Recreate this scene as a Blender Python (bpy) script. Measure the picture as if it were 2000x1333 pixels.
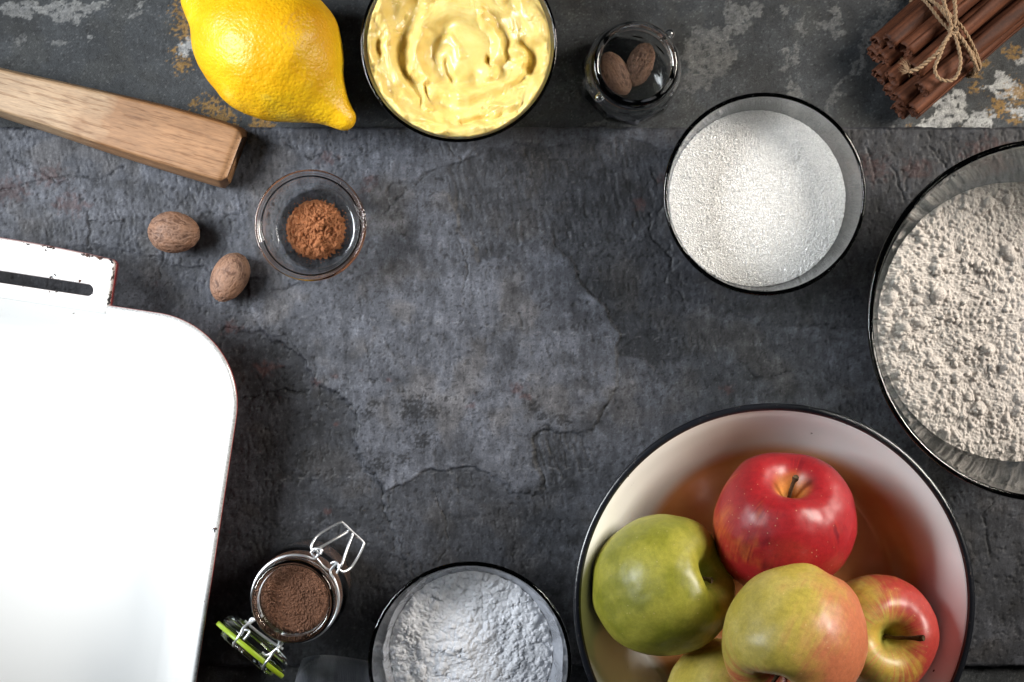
import bpy, bmesh, math, random
import numpy as np
from mathutils import Vector, Matrix
R_ = math.radians
random.seed(7); rng = np.random.default_rng(11)
sc = bpy.context.scene
for o in list(bpy.data.objects): bpy.data.objects.remove(o)
C = sc.collection

# ------------------------------------------------------------------ camera, world, lamps, exposure
CAMH = 0.85                     # camera height above the slate board (metres)
S = 0.0003                      # metres per photo pixel on the board
cam = bpy.data.objects.new('camera', bpy.data.cameras.new('camera')); C.objects.link(cam)
cam.location = (0, 0, CAMH); cam.rotation_euler = (0, 0, 0)
cam.data.sensor_width = 36; cam.data.lens = 36 * CAMH / (2000 * S)
cam.data.clip_start = 0.01; cam.data.clip_end = 20
sc.camera = cam
w = bpy.data.worlds.new('World'); sc.world = w; w.use_nodes = True
w.node_tree.nodes['Background'].inputs[0].default_value = (0.75, 0.85, 1, 1)
w.node_tree.nodes['Background'].inputs[1].default_value = 0.018
sc.view_settings.view_transform = 'Standard'; sc.view_settings.look = 'None'
sc.view_settings.exposure = 0; sc.view_settings.gamma = 1

def area(name, loc, target, sx, sy, power, col, spread=180):
    l = bpy.data.lights.new(name, 'AREA'); l.shape = 'RECTANGLE'; l.size = sx; l.size_y = sy
    l.energy = power; l.color = col; l.spread = R_(spread)
    o = bpy.data.objects.new(name, l); C.objects.link(o); o.location = loc
    o.rotation_euler = (Vector(target) - Vector(loc)).to_track_quat('-Z', 'Y').to_euler()
    return o
area('softbox_left', (-0.58, 0.12, 0.42), (-0.10, 0.04, 0), 0.44, 0.28, 1.62, (0.91, 0.955, 1.0), 58)
area('softbox_right', (0.72, 0.24, 0.44), (0.13, -0.01, 0.02), 0.42, 0.28, 1.45, (1.0, 0.93, 0.84), 52)

def W(px, py, z=0.0):           # a photo pixel at height z -> world point
    k = S * (CAMH - z) / CAMH
    return Vector(((px - 1000) * k, (666.5 - py) * k, z))
def L(px, z=0.0): return px * S * (CAMH - z) / CAMH

# ------------------------------------------------------------------ numpy noise
_p = rng.permutation(256); _p = np.concatenate([_p, _p, _p])
_g = rng.normal(size=(256, 3)); _g /= np.linalg.norm(_g, axis=1)[:, None]
_a = rng.uniform(0, 2*np.pi, 256); _gx = (np.cos(_a)*1.15).astype(np.float32); _gy = (np.sin(_a)*1.15).astype(np.float32)
_p = _p.astype(np.int32)
def pn2(x, y, k):
    x, y = np.broadcast_arrays(np.asarray(x, np.float32), np.asarray(y, np.float32))
    xi = np.floor(x).astype(np.int32); yi = np.floor(y).astype(np.int32); fx = x-xi; fy = y-yi
    u = fx*fx*fx*(fx*(fx*6-15)+10); v = fy*fy*fy*(fy*(fy*6-15)+10); xi &= 255; yi &= 255
    A = _p[xi]+yi; B = _p[xi+1]+yi
    def g(h, a, b): h = _p[(_p[h & 511]+k) & 255]; return _gx[h]*a+_gy[h]*b
    n0 = g(A, fx, fy); n0 += u*(g(B, fx-1, fy)-n0); n1 = g(A+1, fx, fy-1); n1 += u*(g(B+1, fx-1, fy-1)-n1)
    return (n0+v*(n1-n0))*1.5
def pn(x, y, z=0.0):
    if np.ndim(z) == 0: return pn2(x, y, int(z*37) & 255)
    x, y, z = np.broadcast_arrays(np.asarray(x, float), np.asarray(y, float), np.asarray(z, float))
    xi = np.floor(x).astype(int); yi = np.floor(y).astype(int); zi = np.floor(z).astype(int)
    fx = x - xi; fy = y - yi; fz = z - zi
    u = fx*fx*fx*(fx*(fx*6-15)+10); v = fy*fy*fy*(fy*(fy*6-15)+10); t = fz*fz*fz*(fz*(fz*6-15)+10)
    xi &= 255; yi &= 255; zi &= 255
    def gr(a, b, c):
        h = _p[_p[_p[(xi+a) & 255] + ((yi+b) & 255)] + ((zi+c) & 255)]
        g = _g[h]
        return g[..., 0]*(fx-a) + g[..., 1]*(fy-b) + g[..., 2]*(fz-c)
    def lp(a, b, s): return a + s*(b-a)
    r = lp(lp(lp(gr(0,0,0), gr(1,0,0), u), lp(gr(0,1,0), gr(1,1,0), u), v),
           lp(lp(gr(0,0,1), gr(1,0,1), u), lp(gr(0,1,1), gr(1,1,1), u), v), t)
    return r * 1.5
def fbm(x, y, z=0.0, o=4, rough=.5):
    s = 0; a = 1; f = 1
    for i in range(o):
        s = s + a*pn(x*f + 13.7*i, y*f + 7.3*i, z*f + 3.1*i); a *= rough; f *= 2.03
    return s
def ss(a, b, x):
    t = np.clip((x-a)/(b-a), 0, 1); return t*t*(3-2*t)
def mixc(a, b, t):
    a = np.asarray(a, float); b = np.asarray(b, float)
    return a + (b-a)*np.asarray(t)[..., None]

# ------------------------------------------------------------------ object helpers
def tag(o, label, cat, group=None, kind=None):
    if label: o['label'] = label
    if cat: o['category'] = cat
    if group: o['group'] = group
    if kind: o['kind'] = kind
    return o
def empty(name, loc, label, cat, group=None):
    o = bpy.data.objects.new(name, None); C.objects.link(o); o.location = loc; o.empty_display_size = .01
    return tag(o, label, cat, group)
def mesh_obj(name, V, F, mat, parent=None, smooth=True, col=None, loc=None):
    me = bpy.data.meshes.new(name)
    V = np.asarray(V, float)
    if isinstance(F, np.ndarray) and F.ndim == 2:
        n = len(F); k = F.shape[1]
        me.vertices.add(len(V)); me.vertices.foreach_set('co', V.ravel())
        me.loops.add(n*k); me.loops.foreach_set('vertex_index', F.ravel().astype(np.int32))
        me.polygons.add(n)
        me.polygons.foreach_set('loop_start', np.arange(0, n*k, k, dtype=np.int32))
        me.update(calc_edges=True)
        me.validate()
    else:
        me.from_pydata([tuple(v) for v in V], [], [tuple(int(i) for i in f) for f in F])
    me.polygons.foreach_set('use_smooth', np.full(len(me.polygons), smooth))
    if col is not None:
        for nm, c in (col.items() if isinstance(col, dict) else [('col', col)]):
            c = np.asarray(c, float)
            if c.shape[1] == 3: c = np.hstack([c, np.ones((len(c), 1))])
            a = me.color_attributes.new(nm, 'FLOAT_COLOR', 'POINT')
            a.data.foreach_set('color', c.astype(np.float32).ravel())
    me.materials.append(mat)
    o = bpy.data.objects.new(name, me); C.objects.link(o)
    if parent: o.parent = parent
    if loc is not None: o.location = loc
    return o
def quads(nu, nv, close_u=False, close_v=False, off=0):
    iu = np.arange(nu if close_u else nu-1); iv = np.arange(nv if close_v else nv-1)
    U, V = np.meshgrid(iu, iv, indexing='ij'); U2 = (U+1) % nu; V2 = (V+1) % nv
    return (np.stack([U*nv+V, U2*nv+V, U2*nv+V2, U*nv+V2], -1).reshape(-1, 4) + off)
def catmull(P, n, closed=False):
    P = np.asarray(P, float); m = len(P)
    if closed: Q = np.vstack([P[-1], P, P[0], P[1]]); seg = m
    else: Q = np.vstack([2*P[0]-P[1], P, 2*P[-1]-P[-2]]); seg = m-1
    t = np.linspace(0, seg, n, endpoint=not closed); i = np.minimum(t.astype(int), seg-1); f = (t-i)[:, None]
    a, b, c, d = Q[i], Q[i+1], Q[i+2], Q[i+3]
    return .5*((2*b)+(-a+c)*f+(2*a-5*b+4*c-d)*f**2+(-a+3*b-3*c+d)*f**3)
def resample(P, n):
    P = np.asarray(P, float); d = np.r_[0, np.cumsum(np.linalg.norm(np.diff(P, axis=0), axis=1))]
    t = np.linspace(0, d[-1], n)
    return np.stack([np.interp(t, d, P[:, k]) for k in range(P.shape[1])], 1)
def lathe(prof, nt=96, rf=None, closed=False):
    """prof (n,2) r,z -> verts, quads. rf(theta, i) multiplies the radius"""
    prof = np.asarray(prof, float); th = np.linspace(0, 2*math.pi, nt, endpoint=False)
    r = np.repeat(prof[None, :, 0], nt, 0)
    if rf is not None: r = r*rf(th[:, None], np.arange(len(prof))[None, :])
    V = np.stack([r*np.cos(th)[:, None], r*np.sin(th)[:, None], np.repeat(prof[None, :, 1], nt, 0)], -1).reshape(-1, 3)
    return V, quads(nt, len(prof), True, closed)
def tube(P, rad, ns=8, closed=False, mat_twist=0):
    P = np.asarray(P, float); n = len(P)
    T = np.gradient(P, axis=0) if not closed else np.roll(P, -1, 0)-np.roll(P, 1, 0)
    T /= np.linalg.norm(T, axis=1)[:, None]+1e-12
    N = np.zeros_like(P); a = np.array([0, 0, 1.]) if abs(T[0][2]) < .9 else np.array([1., 0, 0])
    N[0] = np.cross(T[0], a); N[0] /= np.linalg.norm(N[0])
    for i in range(1, n):
        v = N[i-1]-T[i]*np.dot(N[i-1], T[i]); N[i] = v/np.linalg.norm(v)
    B = np.cross(T, N)
    rad = np.broadcast_to(rad, (n,)) if np.ndim(rad) < 2 else rad
    th = np.linspace(0, 2*math.pi, ns, endpoint=False)
    V = P[:, None, :] + rad[:, None, None]*(np.cos(th)[None, :, None]*N[:, None, :]+np.sin(th)[None, :, None]*B[:, None, :])
    F = quads(n, ns, closed, True).tolist()
    if not closed:
        F.append(list(range(ns))[::-1]); F.append([(n-1)*ns+i for i in range(ns)])
    return V.reshape(-1, 3), F, T, N, B
def join(parts):
    Vs = []; Fs = []; o = 0
    for V, F in parts:
        Vs.append(np.asarray(V)); Fs += [[int(i)+o for i in f] for f in F]; o += len(V)
    return np.vstack(Vs), Fs

# ------------------------------------------------------------------ materials
def new_mat(name):
    m = bpy.data.materials.new(name); m.use_nodes = True
    return m, m.node_tree, m.node_tree.nodes['Principled BSDF']
def setp(p, **k):
    names = dict(rough='Roughness', metal='Metallic', trans='Transmission Weight', ior='IOR', sss='Subsurface Weight',
                 sscale='Subsurface Scale', coat='Coat Weight', coatr='Coat Roughness', spec='Specular IOR Level', alpha='Alpha',
                 sheen='Sheen Weight', sheenr='Sheen Roughness')
    for a, b in k.items():
        if a == 'color': p.inputs['Base Color'].default_value = (*b, 1)
        elif a == 'radius': p.inputs['Subsurface Radius'].default_value = b
        else: p.inputs[names[a]].default_value = b
class NT:
    def __init__(s, nt): s.nt = nt; s._c = None
    def n(s, t, **k):
        x = s.nt.nodes.new(t)
        for a, b in k.items():
            if a.startswith('i_'): x.inputs[a[2:].replace('_', ' ')].default_value = b
            else: setattr(x, a, b)
        return x
    def l(s, a, b): s.nt.links.new(a, b)
    def coord(s, scale=(1, 1, 1), rot=(0, 0, 0)):
        if s._c is None: s._c = s.n('ShaderNodeTexCoord')
        m = s.n('ShaderNodeMapping'); m.inputs['Scale'].default_value = scale; m.inputs['Rotation'].default_value = rot
        s.l(s._c.outputs['Object'], m.inputs['Vector']); return m.outputs[0]
    def noise(s, scale, detail=4, rough=.55, co=None, dist=0):
        x = s.n('ShaderNodeTexNoise'); x.inputs['Scale'].default_value = scale; x.inputs['Detail'].default_value = detail
        x.inputs['Roughness'].default_value = rough; x.inputs['Distortion'].default_value = dist
        s.l(co if co is not None else s.coord(), x.inputs['Vector']); return x.outputs['Fac']
    def vor(s, scale, co=None, feature='F1', out='Distance'):
        x = s.n('ShaderNodeTexVoronoi', feature=feature); x.inputs['Scale'].default_value = scale
        s.l(co if co is not None else s.coord(), x.inputs['Vector']); return x.outputs[out]
    def ramp(s, fac, a, b, ca=(0, 0, 0), cb=(1, 1, 1)):
        x = s.n('ShaderNodeValToRGB'); e = x.color_ramp.elements
        e[0].position = a; e[1].position = b; e[0].color = (*ca, 1); e[1].color = (*cb, 1)
        s.l(fac, x.inputs[0]); return x.outputs[0]
    def mix(s, fac, a, b, mode='MIX'):
        x = s.n('ShaderNodeMix', data_type='RGBA', blend_type=mode)
        for sock, v in ((x.inputs[0], fac), (x.inputs[6], a), (x.inputs[7], b)):
            if hasattr(v, 'links'): s.l(v, sock)
            elif isinstance(v, tuple): sock.default_value = (*v, 1)
            else: sock.default_value = v
        return x.outputs[2]
    def math(s, op, a, b=0.0):
        x = s.n('ShaderNodeMath', operation=op)
        for sock, v in ((x.inputs[0], a), (x.inputs[1], b)):
            if hasattr(v, 'links'): s.l(v, sock)
            else: sock.default_value = v
        return x.outputs[0]
    def attr(s, name='col', out='Color'):
        x = s.n('ShaderNodeAttribute'); x.attribute_name = name; return x.outputs[out]
    def bump(s, h, dist, strength=1.0, normal=None):
        x = s.n('ShaderNodeBump'); x.inputs['Strength'].default_value = strength; x.inputs['Distance'].default_value = dist
        s.l(h, x.inputs['Height'])
        if normal is not None: s.l(normal, x.inputs['Normal'])
        return x.outputs[0]

def glass(name, col=(1, 1, 1), rough=0.0, ior=1.47):
    m, nt, p = new_mat(name); setp(p, color=col, rough=rough, trans=1.0, ior=ior); return m
M_glass = glass('clear_glass', (0.97, 0.985, 0.98))
M_glass_smoke = glass('grey_tinted_glass', (0.93, 0.95, 0.96))
M_glass_green = glass('greenish_glass', (0.90, 0.96, 0.94))

def m_slate():
    m, nt, p = new_mat('slate'); t = NT(nt)
    a = t.attr('col')
    co = t.coord((1, .38, 1), (0, 0, R_(-12)))
    g1 = t.noise(900, 3, .7); g2 = t.noise(260, 5, .65, co)
    c = t.mix(1.0, a, t.ramp(g1, .25, .8, (.62, .62, .64), (1.4, 1.4, 1.38)), 'MULTIPLY')
    c = t.mix(1.0, c, t.ramp(g2, .3, .72, (.62, .62, .64), (1.42, 1.42, 1.42)), 'MULTIPLY')
    t.l(c, p.inputs['Base Color'])
    r = t.ramp(t.noise(300, 4), .3, .7, (.48,)*3, (.68,)*3); t.l(r, p.inputs['Roughness'])
    h = t.math('ADD', t.math('MULTIPLY', g2, 1.0), t.math('MULTIPLY', t.noise(1300, 3, .6), .35))
    n = t.bump(h, .0005, .38); t.l(n, p.inputs['Normal']); setp(p, spec=.30)
    return m
M_slate = m_slate()
def m_table():
    m, nt, p = new_mat('weathered_stone'); t = NT(nt)
    a = t.attr('col'); g1 = t.noise(850, 4, .7); g2 = t.noise(120, 5, .7)
    c = t.mix(1.0, a, t.ramp(g1, .3, .75, (.6, .6, .6), (1.45, 1.45, 1.45)), 'MULTIPLY')
    c = t.mix(1.0, c, t.ramp(g2, .3, .7, (.75, .76, .78), (1.25, 1.25, 1.22)), 'MULTIPLY')
    t.l(c, p.inputs['Base Color'])
    t.l(t.bump(t.math('ADD', g1, t.noise(2200, 2)), .0004, .6), p.inputs['Normal']); setp(p, rough=.62, spec=.35)
    return m
M_table = m_table()

# ------------------------------------------------------------------ 2-D distance helpers (photo-pixel space)
def seg_dist(X, Y, P, closed):
    P = np.asarray(P, float); n = len(P); best = np.full(X.shape, 1e9)
    for i in range(n if closed else n-1):
        a = P[i]; b = P[(i+1) % n]; d = b-a; L2 = d@d
        t = np.clip(((X-a[0])*d[0]+(Y-a[1])*d[1])/L2, 0, 1)
        best = np.minimum(best, (X-a[0]-t*d[0])**2+(Y-a[1]-t*d[1])**2)
    return np.sqrt(best)
def inside(X, Y, P):
    P = np.asarray(P, float); c = np.zeros(X.shape, bool); n = len(P)
    for i in range(n):
        x1, y1 = P[i]; x2, y2 = P[(i+1) % n]
        if y1 == y2: continue
        c ^= ((y1 > Y) != (y2 > Y)) & (X < (x2-x1)*(Y-y1)/(y2-y1)+x1)
    return c
def sdf(X, Y, P):
    return np.where(inside(X, Y, P), 1, -1)*seg_dist(X, Y, P, True)

# ------------------------------------------------------------------ slate board
TZ = -0.007                                             # tabletop height under the board
Y0, Y1 = W(0, 1303).y, W(0, 249).y
xs = np.linspace(-.37, .37, 1080); ys = np.linspace(Y0, Y1, 470)
X, Y = np.meshgrid(xs, ys, indexing='ij'); PX = X/S+1000; PY = 666.5-Y/S
wx = 8*fbm(PX/60, PY/60, 1, 5, .6); wy = 8*fbm(PX/60, PY/60, 9, 5, .6); soft = 5+60*ss(-.2, .6, fbm(PX/130, PY/130, 17, 2))
QX = PX+wx; QY = PY+wy
plates = [  # polygon, height step (mm), albedo factor, streakiness
 ([(500,640),(480,500),(640,500),(705,480),(735,435),(768,402),(800,372),(860,378),(890,400),(905,470),(935,508),(985,500),(1020,475),(1080,470),(1108,500),(1125,540),(1180,600),(1208,650),(1205,720),(1185,790),(1160,840),(1100,842),(1045,842),(1048,905),(1060,960),(1000,962),(930,915),(820,925),(748,962),(715,925),(697,850),(700,815),(690,795),(640,760),(590,700)], .75, 1.42, .12),
 ([(-300,150),(760,150),(935,285),(905,320),(850,330),(800,350),(765,372),(735,420),(715,480),(640,545),(540,560),(300,505),(180,480),(60,500),(-300,520)], .35, 1.38, .6),
 ([(893,400),(880,330),(960,292),(1250,275),(1335,300),(1285,420),(1235,470),(1118,492),(1080,463),(1020,470),(985,496),(940,503),(905,465)], -.35, .66, .9),
 ([(1112,500),(1235,470),(1300,430),(1312,510),(1300,560),(1352,600),(1345,680),(1290,718),(1240,700),(1212,702),(1208,650),(1182,600),(1130,540)], -.15, .66, .6),
 ([(1212,702),(1255,640),(1330,655),(1345,690),(1290,722),(1250,700)], -.25, .50, .5),
 ([(440,640),(560,660),(640,765),(690,795),(697,850),(715,925),(745,962),(762,1030),(795,1110),(800,1450),(300,1450),(300,900)], -.55, .66, .2),
 ([(748,962),(820,930),(930,915),(1000,960),(1130,1040),(1150,1450),(800,1450),(795,1110),(762,1030)], -.15, .78, .5),
 ([(1036,850),(1060,830),(1132,845),(1170,905),(1060,962),(1046,905)], -.3, .85, 1.2),
 ([(1340,270),(2300,200),(2300,700),(1700,640),(1500,640),(1360,600),(1300,560),(1320,510),(1285,420)], .25, .72, .5),
]
H = np.zeros_like(X); A = np.full(X.shape, 1.0); ST = np.full(X.shape, .25); crack = np.zeros_like(X)
brk = ss(-.05, .55, fbm(PX/60, PY/60, 21, 3)); wobble = fbm(PX/22, PY/30, 51, 4, .65)
for poly, dz, af, st in plates:
    d = sdf(QX, QY, poly); m = ss(-2.5, 2.5, d)
    H += m*dz*1.3; A += (af-A)*ss(-1, 1, (d+4*wobble)/soft); ST += (st-ST)*m
    crack = np.maximum(crack, ss(3.2, 0, np.abs(d+1.0))*brk*.65)
cracks = [([(697,800),(700,850),(703,890),(722,925),(745,960),(752,1000),(765,1035),(782,1060),(797,1115)], 2.0),
 ([(20,300),(45,325),(75,335),(110,358),(135,350)], 2.3), ([(160,385),(172,410),(178,440),(172,480)], 3.0),
 ([(175,432),(235,432),(300,428),(350,415),(420,420),(470,418)], 1.5), ([(0,375),(60,360),(130,342),(190,350),(240,330)], 1.6),
 ([(318,560),(312,530),(320,500),(310,470)], 1.8), ([(560,278),(590,300),(610,312),(640,300),(665,312)], 2.2),
 ([(1268,420),(1275,470),(1310,505),(1300,555),(1335,585),(1352,620)], 2.6),
 ([(1738,332),(1756,352),(1762,375),(1768,400)], 2.4), ([(1815,290),(1835,318),(1850,330)], 2.0), ([(1692,290),(1700,320),(1705,345)], 1.6),
 ([(888,455),(905,490),(912,540),(907,600)], 1.6), ([(662,735),(690,742),(735,743)], 1.8), ([(715,495),(750,420),(790,375),(830,345),(870,350)], 1.8),
 ([(870,280),(885,300),(905,312),(900,330)], 1.6), ([(985,300),(990,330),(975,350)], 1.3),
 ([(470,780),(520,765),(600,770),(650,800)], 1.2), ([(850,960),(870,1010),(880,1060),(860,1100)], 1.3), ([(1440,700),(1480,740),(1560,720),(1660,760)], 1.5),
 ([(60,640),(90,655),(120,650)], 1.5), ([(1960,950),(1920,1010),(1935,1080)], 2.0)]
for P, wd in cracks:
    d = seg_dist(PX+wx*.7, PY+wy*.7, P, False); wv = wd*(.35+.7*ss(-.3, .5, fbm(PX/25, PY/25, 5, 3)))
    crack = np.maximum(crack, ss(wv+1.2, wv*.2, d)*ss(-.5, -.1, fbm(PX/30, PY/30, 61, 2))*.95)
a_ = R_(12); U = PX*math.cos(a_)-PY*math.sin(a_)*-1*-1; U = PX*math.cos(a_)-PY*math.sin(a_)*1.0; U = PX+PY*math.tan(R_(-12)); Vv = PY
streak = fbm(U/8+wx/16, Vv/44+wy/30, 3, 5, .62); streak2 = fbm(U/4.5, Vv/16, 8, 3, .6); big = fbm(PX/170, PY/170, 2, 5, .6)
rid = 1-np.abs(fbm(PX/75, PY/110, 31, 5, .55))*2
mott = fbm(PX/30, PY/38, 71, 5, .68); spl = fbm(PX/75+wx/14, PY/60, 72, 4, .6)
H += ST*ST*(.30*streak+.08*streak2)+.05*mott+.16*ss(.12, .2, spl)+.30*big+.02*fbm(PX/12, PY/12, 4, 3)-.9*crack+ST*.10*rid
pits = ss(.62, .8, fbm(PX/9, PY/11, 44, 2)*.9+.25*fbm(PX/90, PY/90, 45, 2)+.12); H -= pits*.35
chipm = ss(.10, .5, fbm(PX/70, PY/70, 83, 3)); chips = ss(.34, .55, fbm(U/6, Vv/26, 84, 3, .5))*chipm
H -= .28*chips
A *= 1+.28*big+.30*streak*ST*ST+.05*streak2+.20*mott+.22*ss(-.05, .3, spl)-.08-.22*chips+.18*np.roll(chips, -2, 0)*(1-chips); A = np.clip(A, .3, 3)
base = np.array([.0355, .0375, .0440]); A = np.clip(1.05+(A-1.05)*1.22, .22, 3)
col = base[None, None, :]*A[..., None]
warm = ss(.05, .7, fbm(PX/120, PY/120, 77, 4)); col = col*(1+warm[..., None]*np.array([.10, .02, -.08]))
# rust-red stains, black spots, pale dashes printed by nature into the stone
rs = np.zeros_like(X)
for (x, y, r) in [(640,310,26),(722,352,22),(140,398,44),(20,372,50),(95,345,40),(715,372,14),(617,748,14),(655,735,10),(705,725,8),(760,742,8),(1012,760,22),(1030,775,14),(657,830,8),(920,795,12),(1250,400,20),(1700,330,50),(1930,300,60),(1790,330,40),(1310,350,30),(600,500,20),(1420,760,18),(640,1000,12),(520,720,30),(450,640,24)]:
    rs = np.maximum(rs, ss(1.0, .2, np.hypot(PX-x, (PY-y)*1.5)/r+.55*fbm(PX/10, PY/12, 55, 3)))
col = mixc(col, np.array([.125, .062, .055])*.9, 0) if False else col*(1-rs[..., None]*.55)+np.array([.085, .034, .030])*rs[..., None]*.3
bs = np.zeros_like(X)
for (x, y, r) in [(720,805,10),(710,808,6),(825,858,24),(812,800,36),(790,810,14),(730,744,7),(845,806,18),(730,788,12),(742,905,20),(790,895,14),(1040,792,16),(1058,815,12),(788,458,6),(908,508,6),(845,378,7),(1100,820,20),(700,890,10),(1046,800,9),(870,780,8),(660,770,6)]:
    bs = np.maximum(bs, ss(1.0, .35, np.hypot(PX-x, (PY-y)*1.2)/r+.8*fbm(PX/6, PY/6, 66, 3)))
spk = ss(.70, .85, fbm(PX/7, PY/7, 68, 2)+.25*big); bs = np.maximum(bs, spk*.8)
col = col*(1-.72*bs[..., None]); col *= (1-.68*crack[..., None]); col *= (1-.45*pits[..., None])
for pts_, ph in (([(580,618),(900,632),(1100,652),(1345,662)], 0), ([(470,940),(760,928),(1150,915)], 2)):
    d = seg_dist(PX+2*fbm(PX/20, PY/20, 6, 2), PY+5*fbm(PX/28, 0*PY, 6, 2), pts_, False)
    dash = ss(.2, .5, np.sin(PX/5.2+ph)+.8*pn(PX/14, 0*PX, 2))
    col += (ss(2.2, .4, d)*dash*.035)[..., None]
pale = ss(.62, .85, fbm(PX/6, PY/8, 91, 2)+.2*streak); col += pale[..., None]*.02
flk = ss(.35, .7, fbm(PX/30, PY/45, 95, 4)); col *= 1+.22*flk[..., None]
col = np.clip(col, .006, .6)
edge = np.minimum(np.minimum(PY-249, 1303-PY), 1e9)
Hz = H*.001; Hz -= .0012*ss(5, 0, edge)
V = np.stack([X, Y+np.where(edge < .5, .0007*fbm(X*90, Y*0, 3, 3), 0), Hz], -1)
nx, ny = X.shape
top = V.reshape(-1, 3); F = quads(nx, ny)
ringi = np.r_[np.arange(nx)*ny, (nx-1)*ny+np.arange(1, ny), np.arange(nx-2, -1, -1)*ny+ny-1, np.arange(ny-2, 0, -1)]
low = top[ringi].copy(); low[:, 2] = TZ+.0002
nb = len(ringi); ti = ringi; li = np.arange(nb)+len(top)
FS = np.stack([ti, np.roll(ti, -1), np.roll(li, -1), li], -1)[:, ::-1]
allc = np.vstack([col.reshape(-1, 3), col.reshape(-1, 3)[ringi]*.8])
board = mesh_obj('slate_board', np.vstack([top, low]), np.vstack([F, FS]), M_slate, col=allc)
tag(board, 'large dark blue grey slate board with flaked layers, cracks and rust stains, under the food', 'slate board')
def board_z(x, y):
    i = int(np.clip(np.searchsorted(xs, x), 0, nx-1)); j = int(np.clip(np.searchsorted(ys, y), 0, ny-1)); return float(Hz[i, j])

# ------------------------------------------------------------------ tabletop behind and under the board
xs2 = np.r_[np.linspace(-1.5, -.34, 12)[:-1], np.linspace(-.34, .34, 860), np.linspace(.34, 1.5, 12)[1:]]
ys2 = np.r_[np.linspace(-1.2, -.22, 10)[:-1], np.linspace(-.22, -.18, 30), np.linspace(-.18, .118, 8)[1:-1], np.linspace(.118, .225, 145), np.linspace(.225, 1.2, 10)[1:]]
X, Y = np.meshgrid(xs2, ys2, indexing='ij'); PX = X/S+1000; PY = 666.5-Y/S
wx = 10*fbm(PX/30, PY/30, 1, 4, .65); wy = 10*fbm(PX/30, PY/30, 7, 4, .65)
big = fbm(PX/160, PY/160, 3, 5, .6); blot = fbm(PX/55, PY/35, 13, 4)
A = 1+.35*big+.25*blot
col = np.array([.028, .031, .034])*A[..., None]
warm = ss(0, .6, fbm(PX/90, PY/90, 15, 3)); col *= 1+warm[..., None]*np.array([.06, .02, -.06])
white = [([(0,0),(215,0),(180,22),(130,38),(105,42),(85,25),(60,20),(28,30),(0,22)], .20), ([(245,10),(275,0),(270,18),(255,32),(238,30)], .16),
 ([(340,85),(352,70),(372,68),(378,92),(360,100),(342,96)], .34), ([(90,80),(120,68),(132,72),(110,86)], .15), ([(20,72),(45,70),(46,78),(25,80)], .14), ([(163,68),(175,66),(176,74),(165,76)], .2),
 ([(1340,70),(1370,48),(1420,42),(1420,0),(1488,0),(1478,30),(1440,75),(1435,120),(1400,160),(1355,175),(1335,170),(1340,130)], .17),
 ([(1532,5),(1545,0),(1540,40),(1533,30)], .18), ([(1565,30),(1577,30),(1575,70),(1562,60)], .17), ([(1635,0),(1648,0),(1650,70),(1640,72),(1625,50),(1590,48),(1595,35),(1636,35)], .18),
 ([(1530,90),(1545,95),(1548,140),(1538,130)], .17), ([(1556,80),(1567,85),(1564,125),(1552,125)], .17), ([(1545,150),(1570,155),(1566,215),(1540,215)], .17),
 ([(1735,0),(1762,0),(1720,70),(1690,115),(1650,180),(1625,215),(1612,212),(1640,170),(1680,110),(1700,60),(1705,45)], .15),
 ([(1160,232),(1180,235),(1236,240),(1238,250),(1150,250)], .16),
 ([(1830,215),(1850,180),(1880,172),(1905,190),(1890,230),(1860,250),(1790,252),(1800,240)], .42), ([(1895,225),(1930,212),(1950,200),(1945,235),(1935,252),(1890,252)], .4),
 ([(1920,170),(1945,160),(1950,145),(1975,130),(1980,150),(2000,160),(2000,200),(1985,185),(1960,190),(1940,172)], .5), ([(1962,212),(1985,200),(2010,215),(2010,235),(1985,228)], .5), ([(1985,120),(2010,90),(2010,130)], .4), ([(1700,300),(1750,240),(1770,252)], .2)]
H = .3*big+.05*blot+.06*fbm(PX/8, PY/8, 5, 3)
for P, al in white:
    if al < .3 and P[0][0] > 1000: al *= .62
    d = sdf(PX+wx, PY+wy, P); m = .8*ss(-1.5, 1.5, d)*ss(-.75, -.45, fbm(PX/12, PY/12, 23, 4))
    col = mixc(col, 0*col+np.array([al, al*1.0, al*.99]), m*.92) if False else col*(1-m[..., None]*.9)+(np.array([al, al, al*.98])*.9)*m[..., None]*(1+.35*fbm(PX/14, PY/14, 28, 3))[..., None]
    H += .12*m
oc = np.zeros_like(X)
for x, y, r in [(362,20,30),(356,50,22),(350,120,18),(410,205,22),(430,225,26),(375,200,12),(500,240,16),(520,244,14),(1932,118,10),(1918,145,9),(1912,170,12),(1990,100,16),(1998,180,26),(1960,205,20),(1990,232,14),(1975,95,10),(330,95,8),(1780,252,10),(1880,250,6)]:
    oc = np.maximum(oc, ss(1.0, .4, np.hypot(PX-x, PY-y)/r+1.0*fbm(PX/9, PY/7, 33, 3)))
col = col*(1-oc[..., None]*.8)+np.array([.24, .13, .025])*oc[..., None]*.8
spk = ss(.6, .8, fbm(PX/5, PY/5, 36, 2)+.15*big); col += spk[..., None]*.04
dk = ss(.6, .85, fbm(PX/10, PY/10, 38, 3)); col *= 1-.55*dk[..., None]; H -= .1*dk
near = (np.abs(X) < .5) & (np.abs(Y) < .4)
V = np.stack([X, Y, TZ+np.where(near, H*.001, 0)-.0003], -1).reshape(-1, 3)
table = mesh_obj('tabletop', V, quads(len(xs2), len(ys2)), M_table, col=np.clip(col, .01, .7).reshape(-1, 3))
table['kind'] = 'structure'

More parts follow.
